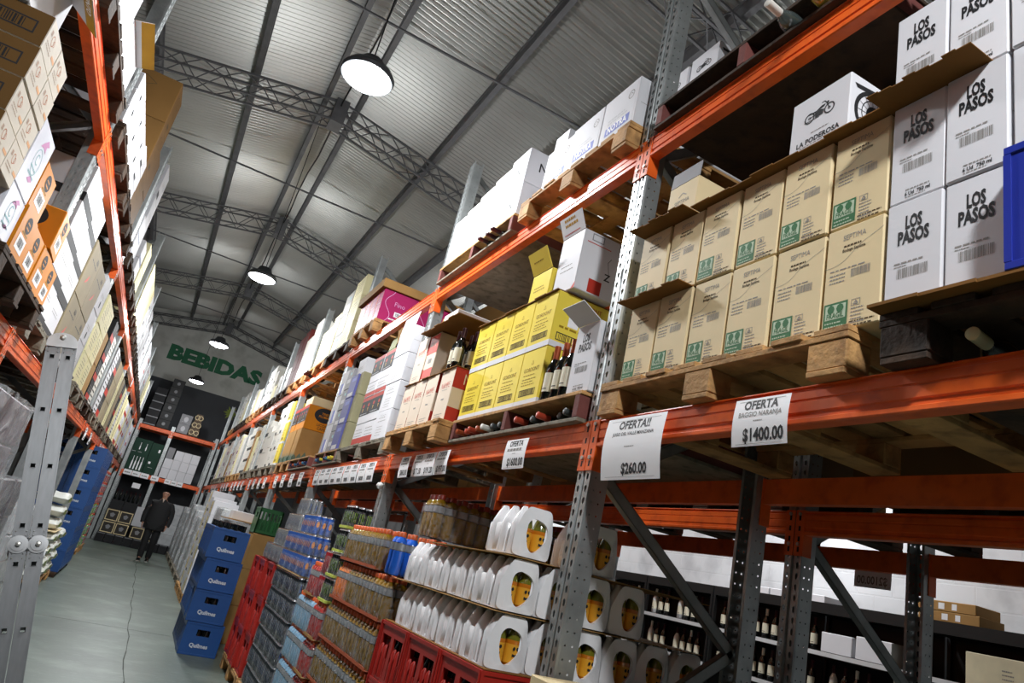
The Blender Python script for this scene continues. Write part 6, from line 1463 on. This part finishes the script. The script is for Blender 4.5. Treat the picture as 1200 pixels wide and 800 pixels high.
def man():
    SKIN = mat('skin', 'b98a72', .5, 0, .06, 20); CLO = mat('black jacket cloth', '101113', .8, 0, .2, 12); TRO = mat('black trouser cloth', '0c0c0e', .85, 0, .15, 12); SHO = mat('black shoe', '0a0a0a', .4); SOLE = mat('pale sole', 'b5b5ae', .6)
    # local frame: faces -y, feet on z = 0; his right hand is at -x
    hipL, hipR = (.09, 0, .90), (-.09, 0, .90)
    V = [(0, 0, .96), (0, .01, 1.12), (0, .015, 1.32), (0, .01, 1.47), (0, -.006, 1.54), (0, -.030, 1.585), (0, -.016, 1.65), (0, -.006, 1.712),
         (.17, .015, 1.39), (.27, .02, 1.18), (.275, -.05, .95), (.27, -.075, .87),
         (-.17, .015, 1.39), (-.28, .03, 1.18), (-.285, -.02, .94), (-.28, -.045, .86),
         (.095, 0, .90), (.105, -.04, .50), (.11, .06, .09), (.115, -.03, .035), (.12, -.12, .03),
         (-.095, 0, .90), (-.075, -.09, .51), (-.06, -.13, .085), (-.06, -.22, .04), (-.065, -.30, .035)]
    E = [(0, 1), (1, 2), (2, 3), (3, 4), (4, 5), (5, 6), (6, 7), (3, 8), (8, 9), (9, 10), (10, 11), (3, 12), (12, 13), (13, 14), (14, 15), (0, 16), (16, 17), (17, 18), (18, 19), (19, 20), (0, 21), (21, 22), (22, 23), (23, 24), (24, 25)]
    Rr = [(.16, .12), (.165, .125), (.15, .11), (.085, .07), .056, (.062, .072), (.092, .105), (.088, .098), .050, .046, .036, .034, .050, .046, .036, .034, .09, .062, .042, .042, .034, .09, .062, .042, .042, .034]
    root = skin_body('person', V, E, Rr, SKIN)
    root.location = (.47, 20.2, .0); root.rotation_euler = (0, 0, math.radians(-6)); tag(root, 'bald man in a black jacket and dark trousers walking towards the viewer', 'person')
    # jacket: torso shell and sleeves, ends at neck, wrists and hem
    def loft(name, rings, m, parent, n=22):
        b = MB(); V = []
        for cx, cy, z, rx, ry in rings:
            for k in range(n): a = 2*PI*k/n; V.append((cx+rx*math.copysign(abs(math.cos(a))**.85, math.cos(a)), cy+ry*math.copysign(abs(math.sin(a))**.85, math.sin(a)), z))
        b.add(V, [[q*n+k, q*n+(k+1) % n, (q+1)*n+(k+1) % n, (q+1)*n+k] for q in range(len(rings)-1) for k in range(n)], m, None, True); return b.build(name, parent)
    loft('jacket', [(0, 0, .765, .25, .165), (0, 0, .80, .262, .172), (0, .0, .95, .262, .172), (0, .005, 1.1, .255, .168), (0, .01, 1.25, .245, .158), (0, .012, 1.36, .240, .146), (0, .012, 1.42, .222, .132), (0, .012, 1.455, .175, .112), (0, .008, 1.485, .115, .088), (0, .0, 1.51, .074, .072), (0, 0, 1.53, .068, .068)], CLO, root)
    for s, pts in ((1, [(.13, .015, 1.42), (.205, .018, 1.395), (.27, .02, 1.27), (.295, .02, 1.12), (.30, -.02, 1.02), (.29, -.055, .90)]), (-1, [(-.13, .015, 1.42), (-.205, .018, 1.395), (-.275, .022, 1.27), (-.305, .03, 1.12), (-.308, .0, 1.02), (-.298, -.032, .89)])):
        b = MB(); b.tube(pts, [.070, .088, .080, .070, .062, .052], CLO, 14); b.build('sleeve', root)
    V = [(0, 0, .92), (.10, 0, .84), (.106, -.04, .50), (.11, .06, .045), (-.10, 0, .84), (-.076, -.09, .51), (-.06, -.125, .045)]
    skin_body('trousers', V, [(0, 1), (1, 2), (2, 3), (0, 4), (4, 5), (5, 6)], [(.17, .13), .115, .088, .075, .115, .088, .075], TRO, root)
    for x, y, a in ((.115, .035, .02), (-.062, -.165, .02)):
        b = MB(); n = 14; prof = [(.0, .055), (.02, .06), (.07, .05)]
        for z0, z1, s, m in ((0, .022, 1.04, SOLE), (.022, .085, 1.0, SHO)):
            lo = [(.047*s*math.sin(2*PI*k/n), -.045+.145*s*math.cos(2*PI*k/n)) for k in range(n)]; top = lo if m is SOLE else [(u*.8, .02+(v-.02)*.72) for u, v in lo]
            P = [(u, v, z0) for u, v in lo]+[(u, v, z1) for u, v in top]; b.add(P, [[k, (k+1) % n, n+(k+1) % n, n+k] for k in range(n)]+[list(range(n))[::-1], list(range(n, 2*n))], m, None, True)
        b.build('shoe', root, (x, y, .0))
    # face, ears, glasses
    b = MB()
    for s in (-1, 1): b.lathe([(0, -.012), (.010, -.010), (.013, 0), (.010, .010), (0, .012)], SKIN, 10, Matrix.Translation((s*.078, .0, 1.66)) @ Matrix.Diagonal((.7, 1.3, 2.2, 1)), caps=False)
    b.build('ear', root); 
    b = MB(); b.lathe([(0, -.03), (.012, -.02), (.010, .0), (.004, .03), (0, .034)], SKIN, 10, Matrix.Translation((0, -.118, 1.642)), caps=False); b.build('nose', root)
    b = MB(); b.box(-.022, .022, -.110, -.098, 1.600, 1.606, mat('lips', '8a4f48', .5), .002); b.build('mouth', root)
    b = MB(); T = FY(-.122, -1)
    for s in (-1, 1): ring(b, s*.033, 1.672, .020, .024, BLACK, T, 16); b.box(s*.059-.003, s*.059+.003, -.122, -.01, 1.670, 1.675, BLACK)
    b.box(-.009, .009, -.124, -.120, 1.673, 1.677, BLACK); b.build('glasses', root)
    b = MB()
    for s in (-1, 1): b.lathe([(0, -.006), (.007, 0), (0, .006)], BLACK, 10, Matrix.Translation((s*.032, -.106, 1.672)), caps=False)
    b.build('eye', root)
    SHIRT = mat('pale collar', 'b9a596', .6); b = MB(); b.poly([(-.03, 1.535), (0, 1.44), (.03, 1.535)], SHIRT, FY(-.106, -1)); b.build('shirt_collar', root)
    # hands: palm and five separate fingers, slightly curled
    for s, wr in ((1, (.27, -.075, .87)), (-1, (-.28, -.045, .86))):
        w_ = Vector(wr)
        for k, (dy, ln) in enumerate(((-.030, .072), (-.010, .080), (.010, .075), (.030, .060))):
            p0 = w_+Vector((0, dy*.8, -.045)); b = MB(); b.tube([p0+Vector((0, 0, .045)), p0, p0+Vector((-s*.010, -.004, -ln*.5)), p0+Vector((-s*.028, -.006, -ln*.95))], [.012, .0095, .0085, .006], SKIN, 8); b.build('finger', root)
        b = MB(); b.tube([w_+Vector((0, -.02, -.005)), w_+Vector((-s*.008, -.048, -.035)), w_+Vector((-s*.014, -.056, -.068))], [.012, .010, .0075], SKIN, 8); b.build('thumb', root)
        b = MB(); b.box(-.014, .014, -.038, .038, -.055, .012, SKIN, .010, Matrix.Translation(w_)); b.build('palm', root)
man()
# ------------------------------------------------------------------ rack and wall shelves of the next aisle
for k in range(0, 5):
    for q in (0, 1):
        y = RY[k]+.08+.66+1.3*q
        for lv, z in (('lower', 2.02+.116), ('upper', ZU)):  # pallets and cartons added to block light between the aisles
            pallet(2.83, y, z, 'pallet on the %s beam of the second rack, %s half of bay %s' % (lv, ('near', 'far')[q], ORD[k]), 'dark', 1.24, .95)
            wid = 1.1; put('rack2', 2.86, y-wid/2, z+.143, wid, .85, .92 if lv == 'lower' else .8, CHAR if (k+q) % 2 else KC, 'added %s carton on the %s beam of the second rack, %s half of bay %s' % (('brown', 'charcoal')[(k+q) % 2], lv, ('near', 'far')[q], ORD[k]), None, None, name='carton')
for k in range(1, 5):
    for q in (0, 1):
        y = RY[k]+.08+.66+1.3*q; h = 1.25 if k > 1 else .95
        pallet(2.83, y, 0, 'pallet on the floor under the second rack, %s half of bay %s' % (('near', 'far')[q], ORD[k]), 'dark', 1.24, .95)
        put('rack2f', 2.86, y-.55, .143, 1.1, .85, h, CHAR, 'dark load on the floor under the second rack, %s half of bay %s' % (('near', 'far')[q], ORD[k]), lambda b, T, w, h: lines(b, -w*.4, w*.4, h*.6, 2, .1, GREYC, T, 3, .1), None, name='carton')
price_sign(3.806, 2.70, 2.93, 1.93, 2.075, 'price sign on the rear beam of the second rack, seen from behind', 'OFERTA', '', '$2100.00', .0, .004, left=True)
def p_back(b, T): b.text('$2100.00', .05, GREYINK, T, .02, -.85, 0, .02, None)
b = MB(); b.box(-.0008, 0, -.115, .115, 0, .145, PAPER); b.text('$2100.00', .045, GREYINK, FX(-.0014), .02, -.8, 0, .02); tag(b.build('paper_backing', None, (3.7995, 2.815, 1.93)), 'grey back of the price sign hanging in the second rack', 'sign')
SHB = mat('black shelf steel', '121314', .5, .2)
def wall_shelf(y0, y1, label, x=6.15):
    t = thing('wall_shelf', label, 'shelf', (x, (y0+y1)/2, 0)); L = y1-y0; D = .42
    for z in (.15, .70, 1.15, 1.55, 2.0):
        b = MB(); b.box(0, D, -L/2+.03, L/2-.03, z-(.05 if z < 2 else .10), z, SHB); b.build('shelf_board', t)
        if z < 2: b = MB(); b.box(-.008, 0, -L/2+.03, L/2-.03, z-.04, z, mat('pale shelf edge', 'c9cacc', .5)); b.build('shelf_edge', t)
    for s in (-1, 1):
        for xx in (0, D-.04): b = MB(); b.box(xx, xx+.04, s*L/2-.03*(s > 0), s*L/2+.03*(s < 0), 0, 2.0, SHB); b.build('post', t)
    b = MB(); b.box(D-.006, D, -L/2+.03, L/2-.03, 0, 1.9, SHB); b.build('back_panel', t)
    return t
GW = mat('white glass bottle', 'd8dadc', .2, coat=.5)
for k in range(6):
    y0 = 1.6+1.25*k; wall_shelf(y0, y0+1.23, 'black wall shelf of bottles in the next aisle, %s from the right edge' % ORD[k])
    n = 0
    for zi, z in enumerate((1.15, 1.55)):
        if k == 0 or (k == 1 and zi == 1): continue
        for i in range(9):
            if (i+k) % 5 == 4 or (zi == 1 and 4.28 < y0+.12+.125*i < 5.16): continue
            n += 1; o = bottle((6.24, y0+.12+.125*i, z+.001), 'bottle on the %s board of the black wall shelf, %s in the %s unit' % (('third', 'fourth')[zi], ORD[i], ORD[k]), 'dark' if (i+k) % 3 else 'white', GLASS_D if (i+k) % 4 else GW, True, scale=.98)
PALEB = mat('pale wood board', 'd9cfae', .6)
put('creamboard', 6.18, 3.25, 1.552, .46, .25, .25, PALEB, 'pale wooden box on the black wall shelf at the right edge', lambda b, T, w, h: lines(b, w*.1, w*.3, h*.6, 4, .03, GREYINK, T, 3, .3), name='wooden_box', cat='box')
put('whitelit', 6.18, 4.35, 1.552, .36, .2, .20, WHITE, 'white carton on the black wall shelf among bottles', None, name='carton'); put('whitelit', 6.18, 4.75, 1.552, .34, .2, .18, WHITE, 'lower white carton on the black wall shelf among bottles', None, name='carton')
for k in range(2): put('flatkraft', 6.18, 3.60+.03*k, 2.001+.085*k, .52, .34, .083, KRAFT, 'flat brown carton on top of the black wall shelf, %s one' % ('lower', 'upper')[k], lambda b, T, w, h: (b.rect(-w*.1, w*.0, h*.2, h*.8, PAPER, T), b.rect(w*.12, w*.2, h*.2, h*.8, PAPER, T)), name='carton')
for k in range(3): put('toplit', 6.2, 5.1+.36*k, 2.001, .34, .3, .07, WHITE, 'flat white pack on top of the black wall shelf, %s from the right' % ORD[k], None, name='carton')
# ------------------------------------------------------------------ the farthest, smallest cartons become one mass
def merge_far():
    cs = [o for o in COL.objects if o.parent is None and o.name.split('.')[0] == 'carton']; end = [o for o in cs if o.location.y > 23.9 and abs(o.location.x) < 1.6]; cs = [o for o in cs if o not in end]
    cs.sort(key=lambda o: (o.location-Vector((0, 0, 1.5))).length*(1.0 if -.99 > -o.location.x else 1.0))
    rest = cs[290-len(end):]
    b = MB()
    for o in rest:
        M = Matrix.Translation(o.location) @ o.rotation_euler.to_matrix().to_4x4(); me = o.data
        V = [v.co for v in me.vertices]; by = {}
        for p in me.polygons: by.setdefault(p.material_index, []).append(list(p.vertices))
        off = len(b.v); b.v += [tuple(M @ v) for v in V]
        for k, F in by.items():
            m = me.materials[k]
            if m not in b.mats: b.mats.append(m)
            for f in F: b.f.append([i+off for i in f]); b.mi.append(b.mats.index(m)); b.sm.append(False)
        for c in list(o.children): bpy.data.objects.remove(c)
        bpy.data.objects.remove(o)
    o = b.build('far_cartons'); tag(o, 'mass of small pale cartons on the shelves towards the far end of the aisle', 'cartons', None, 'stuff')
merge_far()
